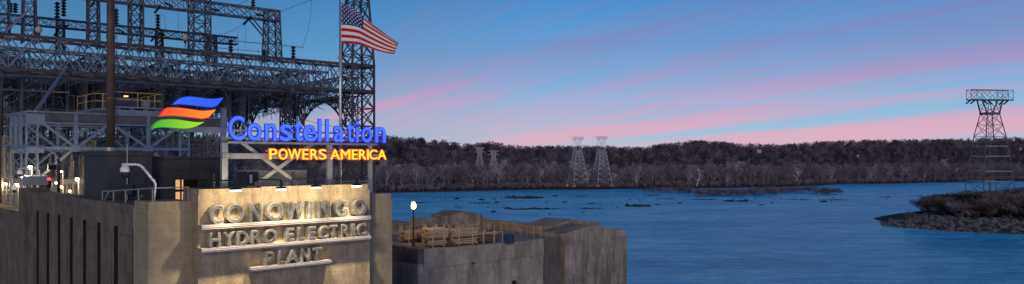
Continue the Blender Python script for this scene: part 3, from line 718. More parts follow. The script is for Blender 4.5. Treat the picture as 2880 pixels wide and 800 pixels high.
def row(text, ext, yl, yr, xl, xr, dfront, depth, root, off):
    """ext: (left,right) columns of each letter; y (top,bottom) given at columns xl and xr"""
    zt = (PL(xl, yl[0], dfront)[1] + PL(xr, yr[0], dfront)[1]) / 2; zb = (PL(xl, yl[1], dfront)[1] + PL(xr, yr[1], dfront)[1]) / 2
    for ch, (a, b_) in zip(text, ext):
        s0 = on_plane(a, dfront)[0]; s1 = on_plane(b_, dfront)[0]
        lt_ = letter(ch, s0, s1, zb, zt, dfront, depth, off).build('letter', M_letter, root)
        letter(ch, s0 + .032, s1 - .032, zb + .032, zt - .032, dfront - .012, .02, off - .020).build('letter_face', M_letd, lt_)
    return zb, zt
LED = .50
def ledge(root, pxl, pxr, z1, h):
    s0 = on_plane(pxl, -LED)[0]; s1 = on_plane(pxr, -LED)[0]; hh = h / 3
    for k in range(3):
        e = 0.0 if k == 1 else .03
        block(MB(), s0 + e, s1 - e, -LED + e, .02, z1 - h + k * hh + .012, z1 - h + (k + 1) * hh - .012).build('ledge_strip', M_ledge, root)
    block(MB(), s0 + .08, s1 - .08, -LED + .07, .01, z1 - h + .02, z1 - .02).build('ledge_core', M_ledged, root)
DFc = -.47
sign1 = thing('lettering_sign', B(5, 0, 26.6), 'large weathered metal letters CONOWINGO standing on the top bright ledge', 'sign')
zb, zt = row('CONOWINGO', [(592, 629), (638, 685), (703, 738), (752, 796), (803, 858), (868, 880), (897, 930), (945, 979), (993, 1031)], (576, 632), (562, 608), 600, 1010, DFc, .40, sign1, .022)
ledge(sign1, 567, 1045, zb - .005, .235)
sign2 = thing('lettering_sign', B(5, 0, 25.5), 'smaller weathered metal letters HYDRO ELECTRIC standing on the middle ledge', 'sign')
zb, zt = row('HYDROELECTRIC', [(590, 620), (628, 662), (668, 699), (708, 736), (745, 778), (806, 828), (838, 860), (868, 889), (899, 924), (928, 950), (960, 983), (989, 998), (1006, 1030)], (656, 696), (629, 665), 600, 1015, DFc, .40, sign2, .026)
ledge(sign2, 567, 1045, zb - .005, .235)
sign3 = thing('lettering_sign', B(5, 0, 24.6), 'weathered metal letters PLANT standing on the short lowest ledge', 'sign')
zb, zt = row('PLANT', [(747, 771), (784, 804), (807, 840), (848, 872), (880, 905)], (709, 748), (697, 734), 757, 890, DFc, .40, sign3, .026)
ledge(sign3, 706, 934, zb - .005, .21)

# ------------------------------------------------------------------ floodlights on the top edge
def flood(px, pyhead, lab, flip=1):
    s, z = PL(px, pyhead, -1.5); s0 = s - .32
    root = thing('floodlight', B(s0, .35, ZF), lab, 'floodlight', 'floodlights along the sign wall top')
    MB().lathe(B(s0, .35, ZF - .02), [(.10, 0), (.12, .03), (.075, .08), (.06, .2), (.10, .24), (.10, .33), (.055, .38), (.055, .72), (.03, .75), (0, .76)], 10).build('post', M_blk, root)
    m = MB(); zz = ZF + .36; m.cyl(B(s0, .35, zz), B(s0 + .12, -.8, zz + .02), .035, .035, 7); m.cyl(B(s0 + .12, -.8, zz + .02), B(s, -1.5, zz - .0), .04, .035, 7); m.cyl(B(s, -1.5, zz), B(s, -1.5, z + .06), .035, .035, 7); m.build('arm', M_blk, root)
    m = MB(); m.cyl(B(s, -1.5, zz - .02), B(s, -1.5, zz - .32), .075, .09, 8); m.build('ballast', M_blk, root)
    h = .21
    m = MB(); t = (w * .85 - UP * .0); ax = u; P = lambda a, b_, c_: B(s, -1.5, z) + u * a + (w * b_) + UP * c_
    m._add([P(-.27, -.13, -.02), P(.27, -.13, -.02), P(.27, .13, -.02), P(-.27, .13, -.02), P(-.20, -.09, .10), P(.20, -.09, .10), P(.20, .09, .10), P(-.20, .09, .10)],
           [(4, 5, 6, 7), (0, 1, 5, 4), (1, 2, 6, 5), (2, 3, 7, 6), (3, 0, 4, 7), (3, 2, 1, 0)]); hd = m.build('lamp_head', M_blk, root)
    MB().box(P(0, 0, -.05), .23, .12, .026, u, w, UP).build('lens', E_led, root)
    for en, size, bl, dr, rad in ((255, 172, .35, UP * -.55 + w * .85, .10), (1950, 92, 1.0, UP * -1 + w * .22, .10)):
        ld = bpy.data.lights.new('flood_beam', 'SPOT'); ld.energy = en; ld.color = (1.0, .78, .45); ld.spot_size = math.radians(size); ld.spot_blend = bl; ld.shadow_soft_size = rad
        lo = bpy.data.objects.new('flood_beam', ld); COL.objects.link(lo); lo.parent = root; lo.location = P(0, 0, -.14) - root.location
        lo.rotation_euler = (-dr).to_track_quat('Z', 'Y').to_euler()
flood(663, 534, 'leftmost floodlight on a bracket above letters CO')
flood(791, 531, 'second floodlight from left above the middle letters')
flood(889, 526, 'third floodlight from left above the letter N')
flood(1003, 522, 'rightmost floodlight on a bracket above the last O')

# ------------------------------------------------------------------ illuminated company sign on its steel frame
DS = 2.6
def sP(px, py, d=DS): s, z = PL(px, py, d); return B(s, d, z)
def glow_letter(ch, a, b_, z0, z1, root, face, rim, off, gr):
    s0 = on_plane(a, DS)[0]; s1 = on_plane(b_, DS)[0]
    L = letter(ch, s0, s1, z0, z1, DS + .02, .08, off + .024, gr).build('letter', rim, root)
    letter(ch, s0 + gr * .25, s1 - gr * .25, z0 + gr * .25, z1 - gr * .25, DS - .015, .04, off - .006, 0).build('letter_face', face, L)
sgn = thing('illuminated_sign', B(5, DS, 31), 'blue glowing Constellation lettering above the sign wall'.replace('Constellation ', 'company name '), 'sign')
zc0 = (PL(660, 397, DS)[1] + PL(1070, 400, DS)[1]) / 2; xh = PL(715, 347, DS)[1]; cap = PL(665, 328, DS)[1]; asc = PL(900, 336, DS)[1]
xh = (xh + PL(1030, 358, DS)[1]) / 2; cap = max(cap, asc)
ds_ = .0
for ch, a, b_, top in (('C', 644, 688, cap), ('o', 697, 736, xh), ('n', 746, 778, xh), ('s', 788, 822, xh), ('t', 829, 852, xh + .27), ('e', 854, 889, xh), ('l', 896, 904, cap), ('l', 917, 925, cap), ('a', 939, 968, xh), ('t', 977, 996, xh + .27), ('i', 1002, 1009, xh + .34), ('o', 1018, 1047, xh), ('n', 1056, 1085, xh)):
    glow_letter(ch, a, b_, zc0, top, sgn, E_bface, E_brim, .010, .030)
for py in (372, 392):
    block(MB(), on_plane(640, DS)[0], on_plane(1090, DS)[0], DS + .19, DS + .27, PL(850, py, DS)[1] - .05, PL(850, py, DS)[1] + .05).build('mounting_rail', M_galv, sgn)
sg2 = thing('illuminated_sign', B(6, DS, 30), 'amber glowing POWERS AMERICA lettering below the blue letters', 'sign')
zp0 = (PL(770, 449, DS)[1] + PL(1070, 449, DS)[1]) / 2; zp1 = (PL(770, 420, DS)[1] + PL(1070, 421, DS)[1]) / 2
for ch, a, b_ in (('P', 758, 780), ('O', 784, 809), ('W', 811, 847), ('E', 851, 868), ('R', 873, 895), ('S', 897, 918), ('A', 930, 956), ('M', 959, 985), ('E', 990, 1006), ('R', 1010, 1030), ('I', 1033, 1037), ('C', 1039, 1061), ('A', 1063, 1087)):
    glow_letter(ch, a, b_, zp0, zp1, sg2, E_oface, E_orim, .004, .034)
block(MB(), on_plane(752, DS)[0], on_plane(1090, DS)[0], DS + .19, DS + .25, zp0 + .1, zp0 + .2).build('mounting_rail', M_galv, sg2)
block(MB(), on_plane(752, DS)[0], on_plane(1090, DS)[0], DS + .19, DS + .25, zp1 - .16, zp1 - .08).build('mounting_rail', M_galv, sg2)
# three-stripe emblem
logo = thing('emblem_sign', sP(520, 330), 'glowing emblem of three wavy stripes, blue over orange over green', 'emblem')
def swoosh(top, bot, mname, ca, cb, s, rimc):
    def smooth(pts, n=14):
        out = []
        for i in range(n + 1):
            t = i / n * (len(pts) - 1); k = min(int(t), len(pts) - 2); f = t - k
            p0 = pts[max(k - 1, 0)]; p1 = pts[k]; p2 = pts[k + 1]; p3 = pts[min(k + 2, len(pts) - 1)]
            out.append(tuple(.5 * (2 * p1[j] + (p2[j] - p0[j]) * f + (2 * p0[j] - 5 * p1[j] + 4 * p2[j] - p3[j]) * f * f + (3 * p1[j] - p0[j] - 3 * p2[j] + p3[j]) * f ** 3) for j in (0, 1)))
        return out
    T_, B_ = smooth(top), smooth(bot); poly = T_ + B_[::-1][1:-1]
    cx = sum(p[0] for p in poly) / len(poly); cy = sum(p[1] for p in poly) / len(poly)
    m = MB(); n = len(T_)
    def slab(gx, gy, d0, d1):
        b = MB(); t = [(cx + (p[0] - cx) * gx, cy + (p[1] - cy) * gy) for p in T_]; q = [(cx + (p[0] - cx) * gx, cy + (p[1] - cy) * gy) for p in B_]
        vs = []
        for a_, c_ in zip(t, q):
            for (x_, y_) in (a_, c_):
                s_, z_ = PL(x_, y_, DS)
                vs += [B(s_, d0, z_), B(s_, d1, z_)]
        fs = []
        for i in range(n - 1):
            o = 4 * i; fs += [(o, o + 2, o + 6, o + 4), (o + 1, o + 5, o + 7, o + 3), (o, o + 4, o + 5, o + 1), (o + 2, o + 3, o + 7, o + 6)]
        b._add(vs, fs); return b
    body = slab(1.0, 1.0, DS - .02, DS + .2).build('stripe', emat(mname + '_edge', rimc, .8), logo, fixn=True)
    slab(.975, .90, DS - .05, DS - .021).build('stripe_face', swoosh_mat(mname, ca, cb, s), body, fixn=True)
swoosh([(483, 296), (496, 283), (512, 274), (534, 271), (570, 276), (600, 278), (629, 274)], [(483, 296), (500, 294), (515, 295), (536, 297), (570, 301), (606, 302), (629, 275)], 'blue_stripe', (.02, .12, .95, 1), (.012, .10, .88, 1), 1.0, (.002, .012, .45))
swoosh([(448, 329), (458, 314), (471, 303), (500, 303), (536, 307), (570, 312), (607, 308)], [(448, 329), (463, 326), (480, 326), (507, 327), (543, 332), (582, 334), (607, 309)], 'orange_stripe', (1, .075, .006, 1), (1, .26, .01, 1), 1.05, (.85, .02, .0))
swoosh([(425, 364), (436, 347), (454, 337), (489, 335), (525, 340), (552, 344), (574, 343)], [(425, 364), (443, 360), (460, 359), (491, 361), (523, 363), (550, 357), (574, 344)], 'green_stripe', (.05, .42, .006, 1), (.36, .72, .008, 1), 1.0, (.02, .28, .0))
# support frame
fr = thing('steel_sign_structure', B(3, DS + .5, 27), 'steel frame of posts, beams and crossed braces behind the glowing letters', 'frame')
DF = DS + .42
def fbar(x0, y0, x1, y1, wd, name, d=DF, mt=M_galv, hh=None):
    MB().bar(sP(x0, y0, d), sP(x1, y1, d), .12, wd, up=UP if abs(x1 - x0) > abs(y1 - y0) * .3 else u).build(name, mt, fr)
def post(px, ytop, wd, d=DF, mt=M_galv):
    s, z = PL(px, ytop, d); block(MB(), s - wd / 2, s + wd / 2, d - .1, d + .1, 25.6, z).build('post', mt, fr)
post(631, 402, .33); post(926, 402, .33, DF + .01); post(1041, 402, .22, DF)
post(628, 305, .27, DF + .25, M_steel)
block(MB(), on_plane(622, DF)[0], on_plane(1062, DF)[0], DF - .22, DF - .11, zp0 + .03, zp0 + .33).build('beam', M_galv, fr)
block(MB(), on_plane(640, DF)[0], on_plane(1062, DF)[0], DF - .02, DF + .06, PL(850, 404, DF)[1] - .06, PL(850, 404, DF)[1] + .06).build('beam', M_galv, fr)
block(MB(), on_plane(480, DF)[0], on_plane(640, DF)[0], DF + .1, DF + .3, PL(560, 372, DF)[1], PL(560, 357, DF)[1]).build('emblem_beam', M_steel, fr)
fbar(672, 396, 838, 519, .20, 'brace', DF + .16); fbar(718, 520, 868, 412, .20, 'brace', DF + .30); fbar(905, 396, 868, 412, .16, 'brace', DF + .30)
for px in (627, 642):
    for dz in (.09, .27): MB().cyl(B(on_plane(px, DF)[0], DF - .25, zp0 + dz), B(on_plane(px, DF)[0], DF - .21, zp0 + dz), .028, n=6).build('bolt', M_blk, fr)

# ------------------------------------------------------------------ flag
def build_flag():
    d = DS + 1.3; s, zb_ = PL(957, 516, d); base = B(s, d, 25.6); zt_ = PL(957, -60, d)[1]
    pole = thing('flagpole', base, 'tall polished metal flagpole beside the glowing sign', 'flagpole')
    MB().cyl(base, B(s, d, zt_), .085, .065, 10).build('pole', M_pole, pole, True)
    MB().box(B(s, d, 25.75), .25, .25, .15, u, w).build('base_plate', M_blk, pole)
    m = MB(); m.cyl(B(s, d - .1, 27.5), B(s, d - .1, zt_), .012, .012, 4); m.build('halyard', M_fw, pole)
    m = MB(); m.cyl(B(s, d, PL(957, 163, d)[1]) - V((.1, 0, .08)), B(s, d, PL(957, 163, d)[1]) - V((.1, 0, -.08)), .06, .06, 8); m.build('cleat', M_galv, pole)
    Y0 = base.y - .05
    top = [(960, 8), (985, 20), (1010, 36), (1040, 62), (1075, 88), (1102, 108), (1121, 121)]; bot = [(960, 124), (985, 124), (1010, 126), (1035, 134), (1060, 143), (1085, 149), (1109, 153)]
    def cur(pts, t):
        f = t * (len(pts) - 1); k = min(int(f), len(pts) - 2); f -= k; p0, p1, p2, p3 = pts[max(k - 1, 0)], pts[k], pts[k + 1], pts[min(k + 2, len(pts) - 1)]
        return [.5 * (2 * p1[j] + (p2[j] - p0[j]) * f + (2 * p0[j] - 5 * p1[j] + 4 * p2[j] - p3[j]) * f * f + (3 * p1[j] - p0[j] - 3 * p2[j] + p3[j]) * f ** 3) for j in (0, 1)]
    def P(a, v, off=0.0):
        """a along the fly, v from top (0) to bottom (1); the upper fly is gathered in folds"""
        tp, bt = cur(top, a), cur(bot, a)
        vv = v ** (1 + 1.5 * a * (1 - v))
        px_ = tp[0] + (bt[0] - tp[0]) * vv; py_ = tp[1] + (bt[1] - tp[1]) * vv
        dep = .16 * math.sin(a * 10.5 + v * 2.6) * min(1, a * 3) + .30 * a * math.sin((1 - v) * 9 + a * 4) * (1 - v) ** .8 - off
        return R(px_, py_, Y0 + dep + a * 1.0)
    NX = 42; NV = 39
    m = MB(); vs = [P(i / NX, j / NV) for i in range(NX + 1) for j in range(NV + 1)]; fs = []; mi = []
    for i in range(NX):
        for j in range(NV):
            fs.append((i * (NV + 1) + j, i * (NV + 1) + j + 1, (i + 1) * (NV + 1) + j + 1, (i + 1) * (NV + 1) + j)); st = j // 3
            mi.append(2 if (i < NX * .40 and st < 7) else (0 if st % 2 == 0 else 1))
    m.v = vs; m.f = fs; m.m = mi
    fl = thing('flag', R(960, 124, Y0), 'red, white and blue striped flag with stars waving from the tall pole', 'flag')
    m.build('cloth', [M_red, M_fw, M_fb], fl, True)
    st = MB()
    for r in range(9):
        for c in range(6 if r % 2 == 0 else 5):
            a = .40 * ((c + (.5 if r % 2 == 0 else 1.0)) / 6); v = 7 / 13 * (r + .75) / 9.6
            P0 = P(a, v, .02); ex_ = (P(a + .01, v, .02) - P0).normalized(); ey_ = (P(a, v - .01, .02) - P0).normalized(); rr = .062
            pts = [P0 + (ex_ * math.sin(k * math.pi / 5) + ey_ * math.cos(k * math.pi / 5)) * (rr if k % 2 == 0 else rr * .42) for k in range(10)]
            st._add([P0] + pts, [(0, 1 + k, 1 + (k + 1) % 10) for k in range(10)])
    st.build('stars', M_fw, fl)
build_flag()

# ------------------------------------------------------------------ roof things behind the sign wall
ph = thing('roof_penthouse', B(3, 10, 25.6), 'dark concrete roof penthouse with lit doorway, left of the glowing letters', 'building')
sR, _ = on_plane(625, 10); sM, _ = on_plane(405, 10); sL2, _ = on_plane(294, 10)
s_d0, s_d1 = on_plane(494, 10)[0], on_plane(521, 10)[0]; s_o1 = on_plane(583, 10)[0]; zd = PL(520, 506, 10)[1]; zo = PL(560, 526, 10)[1]
block(MB(), sM, s_d0, 10, 14, 25.6, 30.07).build('wall', M_dark, ph); block(MB(), s_o1, sR, 10, 14, 25.6, 30.07).build('wall', M_dark, ph)
block(MB(), s_d0, s_o1, 10, 14, zd, 30.07).build('wall', M_dark, ph); block(MB(), s_d1, s_o1, 10, 14, 25.6, zo).build('wall', M_dark, ph)
block(MB(), s_d0, s_d1, 10.32, 10.4, 25.6, zd).build('lit_interior', E_door, ph)
block(MB(), s_d0 + .36, s_d0 + .44, 10.2, 10.3, 25.6, zd).build('door_mullion', M_pipe, ph)
block(MB(), s_d0, s_d1, 10.2, 10.3, 28.05, 28.2).build('door_rail', M_pipe, ph)
for k in range(5): block(MB(), s_o1 - .5, s_o1 - .05, 10.1, 10.2, zo + .06 + k * .085, zo + .11 + k * .085).build('louvre_slat', M_cabd, ph)
block(MB(), on_plane(488, 9.9)[0], on_plane(612, 9.9)[0], 9.94, 10.02, PL(550, 478, 10)[1], PL(550, 474, 10)[1]).build('panel_moulding', M_dark, ph)
block(MB(), on_plane(609, 9.9)[0], on_plane(613, 9.9)[0], 9.94, 10.02, 25.6, PL(550, 478, 10)[1]).build('panel_moulding', M_dark, ph)
block(MB(), sM - .05, sR + .08, 9.9, 14, 30.07, 30.2).build('roof_edge', M_dark, ph)
block(MB(), sL2, sM + .25, 9.4, 14, 25.6, 30.25).build('stair_block', M_dark, ph); block(MB(), sL2 - .1, sM + .35, 9.3, 14.1, 30.25, 30.5).build('stair_block_cap', M_dark, ph)
MB().cyl(B(sL2 + 1.0, 9.33, 26), B(sL2 + 1.0, 9.33, 30.9), .045, n=6).build('conduit', M_galv, ph)
block(MB(), sL2 + .9, sL2 + 1.25, 9.2, 9.38, 28.0, 28.6).build('switch_box', M_cabd, ph)
pb = B(sL2 + .62, 11, 30.5)
pp = thing('tall_pipe', pb, 'tall rusty brown pipe rising from the dark stair block', 'pipe')
MB().cyl(pb, pb + UP * 13, .235, .215, 14).build('shaft', M_pipe, pp, True)
for z in (3.0, 6.6): MB().cyl(pb + UP * z, pb + UP * (z + .16), .26, .26, 14).build('flange', M_pipe, pp)
MB().cyl(pb - UP * .02, pb + UP * .22, .36, .36, 14).build('base_flange', M_galv, pp)
MB().cyl(pb + u * .33, pb + u * .33 + UP * 13, .018, n=4).build('cable', M_blk, pp)
cb = thing('equipment_cabinet', B(4.5, 5, 25.6), 'pale metal equipment cabinet behind the sign frame braces', 'cabinet')
s0c, s1c, s2c = on_plane(695, 6)[0], on_plane(727, 6)[0], on_plane(863, 6)[0]; zc = PL(780, 482, 6)[1]
block(MB(), s0c, s1c, 6, 7.4, 25.6, zc).build('side_bay', M_cabd, cb)
for k in range(3):
    a = s1c + (s2c - s1c) * k / 3; block(MB(), a + .015, s1c + (s2c - s1c) * (k + 1) / 3 - .015, 6, 7.4, 25.6, zc).build('door', M_cab, cb)
block(MB(), s0c + .15, s0c + .32, 5.97, 6.01, zc - .7, zc - .2).build('notice', M_white, cb)
block(MB(), s1c + 1.75, s1c + 1.95, 5.97, 6.01, zc - 1.0, zc - .7).build('label_plate', M_white, cb)
block(MB(), s0c - .03, s2c + .03, 5.95, 7.45, zc, zc + .05).build('roof', M_cab, cb)
# railings
def railing(name, pts, h, label, mt=M_galv, every=1.6, rails=(1.0, .5), r=.03):
    root = thing(name, pts[0], label, 'railing')
    for p, q in zip(pts[:-1], pts[1:]):
        p, q = V(p), V(q); L = (q - p).length; n = max(1, round(L / every))
        for k in range(n + 1):
            if k == 0 and p != V(pts[0]): continue
            c = p.lerp(q, k / n); MB().cyl(c, c + UP * h, r, n=6).build('post', mt, root)
        for t in rails: MB().cyl(p + UP * h * t, q + UP * h * t, r, n=6).build('rail', mt, root)
    return root
rl = railing('guard_rail', [B(0.0, 1.2, ZFL - .05), B(-1.72, 1.2, ZFL - .05), B(-1.5, 9.9, 27.5)], .7, 'grey pipe guard rail above the left pier, below the dome camera', rails=(1.0,), every=2.3, r=.035)
for d_ in (3.2, 8.6): MB().bar(B(-1.55, d_, 28.2), B(-1.5, d_ + 1.0, 27.6), .07).build('brace', M_galv, rl)
railing('guard_rail', [B(FW - 1.2, 2.2, ZFL - .1), B(FW + 1.6, 2.2, ZFL - .1)], .82, 'pale pipe rail behind the right end of the sign wall', rails=(1.0,), every=2.8, r=.035)
# dome camera on gooseneck
gb = B(-1.70, 1.15, ZFL)
cm = thing('dome_camera', gb, 'white dome camera hanging from a bent gooseneck pole on the left pier', 'camera')
Yc = gb.y; pts = [gb, R(437, 520, Yc), R(434, 511, Yc), R(426, 502, Yc), R(404, 474, Yc), R(395, 466, Yc), R(385, 463, Yc), R(344, 463, Yc)]
MB().tube(pts, .062, 8).build('gooseneck_pole', M_white, cm, True)
for k, py in ((0, 566), (1, 540)): MB().cyl(R(432, py, Yc - .12), R(432, py - 24, Yc - .12), .03, n=6).build('conduit', M_pipe, cm)
dc = R(351, 488, Yc); k = 2190 / Yc
MB().lathe(dc, [(.05, .47), (.07, .40), (.14, .37), (.205, .24), (.215, .10), (.20, .06), (0, .06)], 16).build('housing', M_white, cm, True)
MB().lathe(dc, [(.0, -.26), (.09, -.24), (.155, -.16), (.17, -.02), (.18, .06), (0, .06)], 16).build('dome', M_blk, cm, True)

# ================================================================== quay with parking deck
K = V((-7.23, 60.0, 0)); ZD = 22.86
def Q(s, d, z): return K + u * s + w * d + UP * z
def qb(b, s0, s1, d0, d1, z0, z1): return b.box(Q((s0 + s1) / 2, (d0 + d1) / 2, (z0 + z1) / 2), abs(s1 - s0) / 2, abs(d1 - d0) / 2, abs(z1 - z0) / 2, u, w, UP)
struct(qb(MB(), .5, 17.3, .55, 40, ZD - .6, ZD).build('parking_deck', M_deck), 'asphalt parking deck behind the quay wall')
qw = thing('quay_wall', Q(8, 0, ZB), 'long stained concrete quay wall below the timber stacks', 'wall')
qb(MB(), 0, 16.0, .08, .6, ZB, ZD - 1.35).build('wall_face', M_pier, qw)
qb(MB(), .56, 16.05, 0, .65, ZD - 1.33, ZD + .07).build('parapet_band', M_pier, qw)
qb(MB(), 13.9, 16.06, -.06, .5, ZB, ZD + .06).build('end_strip', M_side, qw)
dh = MB(); c = Zp(1332, 740, 0); sk = 5.9
for (pxh, pyh, r) in ((1332, 740, .13), (1447, 797, .26)):
    k = (pxh - 1440) / F; s_ = (k * K.y - K.x) / (u.x - k * u.y); Yk = K.y + s_ * u.y; z_ = CAMZ - (pyh - HZ) / F * Yk
    MB().cyl(Q(s_, .0, z_), Q(s_, .3, z_), r, n=8).build('drain_hole', M_blk, qw)
    if r < .2: qb(MB(), s_ - .018, s_ + .018, .05, .3, z_ - 1.0, z_ - .1).build('crack', M_blk, qw)
lw = thing('low_wall', Q(0, 2, ZB), 'low dark stained wall right of the sign block, in front of the street lamp', 'wall')
qb(MB(), 0.02, .5, 0.02, 14, ZB, ZD - .9).build('wall_face', M_pier, lw); qb(MB(), -.04, .55, -.03, 14, ZD - .9, ZD + .27).build('parapet_band', M_side, lw)
def gable(root, s0, s1, d0, d1, z0, ze, zp_, sp_, mt, name):
    b = MB(); P_ = [Q(s0, d0, z0), Q(s1, d0, z0), Q(s1, d0, ze), Q(sp_, d0, zp_), Q(s0, d0, ze)]; b.prism(P_, w * (d1 - d0)); return b.build(name, mt, root, fixn=True)
py1 = thing('gabled_pylon', Q(20, 0, ZB), 'big gabled concrete pylon with white streaks at the quay corner', 'pylon')
gable(py1, 16.1, 23.6, -.45, 2.6, ZB, 23.3, 23.85, 20.0, M_pierw, 'front_block')
gable(py1, 17.2, 24.6, 2.62, 6.2, ZB, 23.65, 24.2, 20.6, M_pier, 'rear_block')
qb(MB(), 23.62, 25.85, .1, 5.5, ZB, 22.35).build('side_pier', M_pierw, py1); qb(MB(), 23.62, 25.7, .25, 5.3, 22.35, 23.05).build('side_pier_cap', M_pier, py1)
fw_ = thing('quay_wall', Q(17.6, 7, ZB), 'rear quay parapet between the two gabled pylons', 'wall')
qb(MB(), 17.35, 17.9, 2.7, 12.2, ZB, 23.55).build('wall_face', M_pierw, fw_); qb(MB(), 17.28, 17.96, 6.25, 12.2, 23.55, 23.8).build('coping', M_pier, fw_)
py2 = thing('gabled_pylon', Q(15, 12, ZB), 'smaller gabled concrete pylon at the far corner of the deck', 'pylon')
gable(py2, 13.1, 17.2, 12.2, 15.4, ZB, 24.35, 24.8, 14.9, M_pierw, 'main_block'); qb(MB(), 17.22, 18.3, 12.5, 15, ZB, 24.0).build('side_pier', M_pier, py2)
bw = thing('quay_wall', Q(11, 12.4, ZB), 'plain concrete wall left of the smaller gabled pylon', 'wall')
qb(MB(), 8.6, 10.9, 12.4, 13.0, ZB, 24.35).build('wall_panel', M_pier, bw); qb(MB(), 10.92, 13.08, 12.42, 13.0, ZB, 24.38).build('wall_panel', M_pierw, bw)
lb = thing('barrier_wall', Q(8.6, 15, ZD), 'low ribbed concrete barrier at the far left end of the deck', 'wall')
qb(MB(), 8.5, 8.9, 13.1, 30, ZD - .4, 23.7).build('wall_panel', M_pier, lb); qb(MB(), 8.4, 9.0, 13.1, 30, 23.7, 23.85).build('coping', M_deck, lb)
for k in range(9): qb(MB(), 8.44, 8.52, 13.6 + k * 1.1, 13.75 + k * 1.1, ZD, 23.7).build('rib', M_side, lb)
# parking lines
mk = MB()
pl = thing('parking_lines', Q(4, 5, ZD), 'worn white parking bay lines on the deck', 'markings')
for (a, b_) in (((1102, 680), (1195, 694)), ((1102, 660), (1150, 655)), ((1102, 671), (1145, 668)), ((1102, 650), (1180, 660))):
    p, q = Zp(*a, ZD + .006), Zp(*b_, ZD + .006); sd_ = UP.cross(q - p).normalized() * .07
    MB()._add([p - sd_, p + sd_, q + sd_, q - sd_], [(3, 2, 1, 0)]).build('line', M_paint, pl)
struct(qb(MB(), 7.2, 8.3, 4, 30, ZD - .1, ZD + .012).build('walkway', M_paint), 'pale concrete walkway along the far side of the deck')
# street lamp
def street_lamp():
    b = Zp(1163, 698, ZD); zt = CAMZ - (566 - HZ) / F * b.y; H = zt - b.z
    r = thing('street_lamp', b, 'lit post-top street lamp with a glowing globe beside the deck', 'street lamp')
    MB().lathe(b, [(.2, 0), (.2, .08), (.14, .18), (.12, .45), (.085, .55), (.07, .7), (.055, H - .85), (.07, H - .82), (.07, H - .72), (0, H - .72)], 10).build('post', M_pipe, r, True)
    MB().lathe(b + UP * (H - .72), [(.10, -.02), (.15, .02), (.15, .06), (0, .06)], 12).build('fitter', M_blk, r, True)
    MB().lathe(b + UP * (H - .66), [(.10, 0), (.17, .14), (.195, .30), (.165, .46), (.10, .57), (0, .60)], 16).build('globe', E_globe, r, True)
    ld = bpy.data.lights.new('globe_light', 'POINT'); ld.energy = 420; ld.color = (1.0, .66, .30); ld.shadow_soft_size = .1; lo = bpy.data.objects.new('globe_light', ld); COL.objects.link(lo); lo.parent = r; lo.location = (0, 0, H - .36)
    MB().lathe(b + UP * (H - .06), [(.12, 0), (.05, .05), (.02, .12), (0, .13)], 10).build('finial', M_yel, r, True)
street_lamp()
# timber stacks
def pole_mesh():
    m = MB(); m.cyl((-.5, 0, 0), (.5, 0, 0), .5, .46, 6); return m.mesh('pole', [M_log])
PM = pole_mesh(); PMd = PM.copy(); PMd.materials.clear(); PMd.materials.append(M_logd)
def stack(px, py, L, rows, cols, label, ang=0.0, r=.085, dark=.25, post=3, seed=0):
    rnd = random.Random(seed); c = Zp(px, py, ZD); root = thing('timber_stack', c, label, 'timber stack', 'timber stacks on the deck'); root.rotation_euler.z = math.atan2(u.y, u.x) + ang
    for i in range(rows):
        for j in range(cols):
            o = bpy.data.objects.new('pole', PMd if rnd.random() < dark else PM); COL.objects.link(o); o.parent = root
            l = L * rnd.uniform(.9, 1.08); o.scale = (l, 2 * r * rnd.uniform(.75, 1.05), 2 * r * rnd.uniform(.75, 1.05)); o.location = (rnd.uniform(-.08, .08), (j - cols / 2) * r * 2.1 + rnd.uniform(-.02, .02), r + .1 + i * r * 1.85 + rnd.uniform(-.015, .015)); o.rotation_euler = (0, rnd.uniform(-.015, .015), rnd.uniform(-.02, .02))
    H = rows * r * 1.85 + .3
    for t in ([-.28, .28] if post == 2 else [-.4, 0, .4]):
        for sd_ in (-1, 1):
            me = MB().box((t * L, sd_ * (cols / 2 * r * 2.1 + .07), H / 2), .05, .05, H / 2).mesh('upright', M_log); o = bpy.data.objects.new('upright', me); COL.objects.link(o); o.parent = root
    return root
stack(1152, 680, 1.9, 6, 7, 'short timber stack left of the lamp post with reddish brush', 0, .08, .2, 2, 1)
stack(1222, 693, 1.75, 9, 8, 'tall timber stack nearest the quay wall, right of the lamp', -.25, .085, .15, 2, 2)
stack(1296, 687, 2.3, 8, 9, 'wide timber stack with dark cut ends, next right of the tall one', -.2, .085, .15, 2, 3)
stack(1362, 682, 1.9, 5, 8, 'low dark timber stack beside the gate frame', -.2, .085, .55, 2, 4)
stack(1205, 668, 3.2, 6, 8, 'long timber stack behind the lamp, second row', .05, .08, .35, 3, 5)
stack(1300, 665, 3.0, 7, 9, 'broad heap of poles in the back row before the rear wall', 0, .08, .5, 3, 6)
def brush(px, py, r, mt, label, n=420, seed=1, name='brush_pile'):
    rnd = random.Random(seed); c = Zp(px, py, ZD); b = MB()
    for i in range(n):
        p = c + V((rnd.gauss(0, .45) * r, rnd.gauss(0, .4) * r, abs(rnd.gauss(0, .38)) * r)); d = V((rnd.gauss(0, 1), rnd.gauss(0, 1), rnd.gauss(0, .6))).normalized() * r * .22; e = d.cross(V((rnd.gauss(0, 1), rnd.gauss(0, 1), rnd.gauss(0, 1)))).normalized() * r * .05
        b._add([p - e, p + e, p + d], [(0, 1, 2)])
    o = thing(name, c, label, 'brush pile'); q = b.build('branches', mt, o); q['kind'] = 'stuff'
brush(1184, 681, .75, M_rust, 'reddish brown brush pile right behind the lamp post', 600, 1)
brush(1262, 694, .6, M_barkd, 'dark tangle of branches at the end of the tall timber stack', 420, 2)
brush(1315, 660, .7, M_barkd, 'dark brush heap behind the wide timber stack', 420, 3)
brush(1382, 668, .8, M_barkd, 'dark brush heap on the low timber stack', 500, 4)
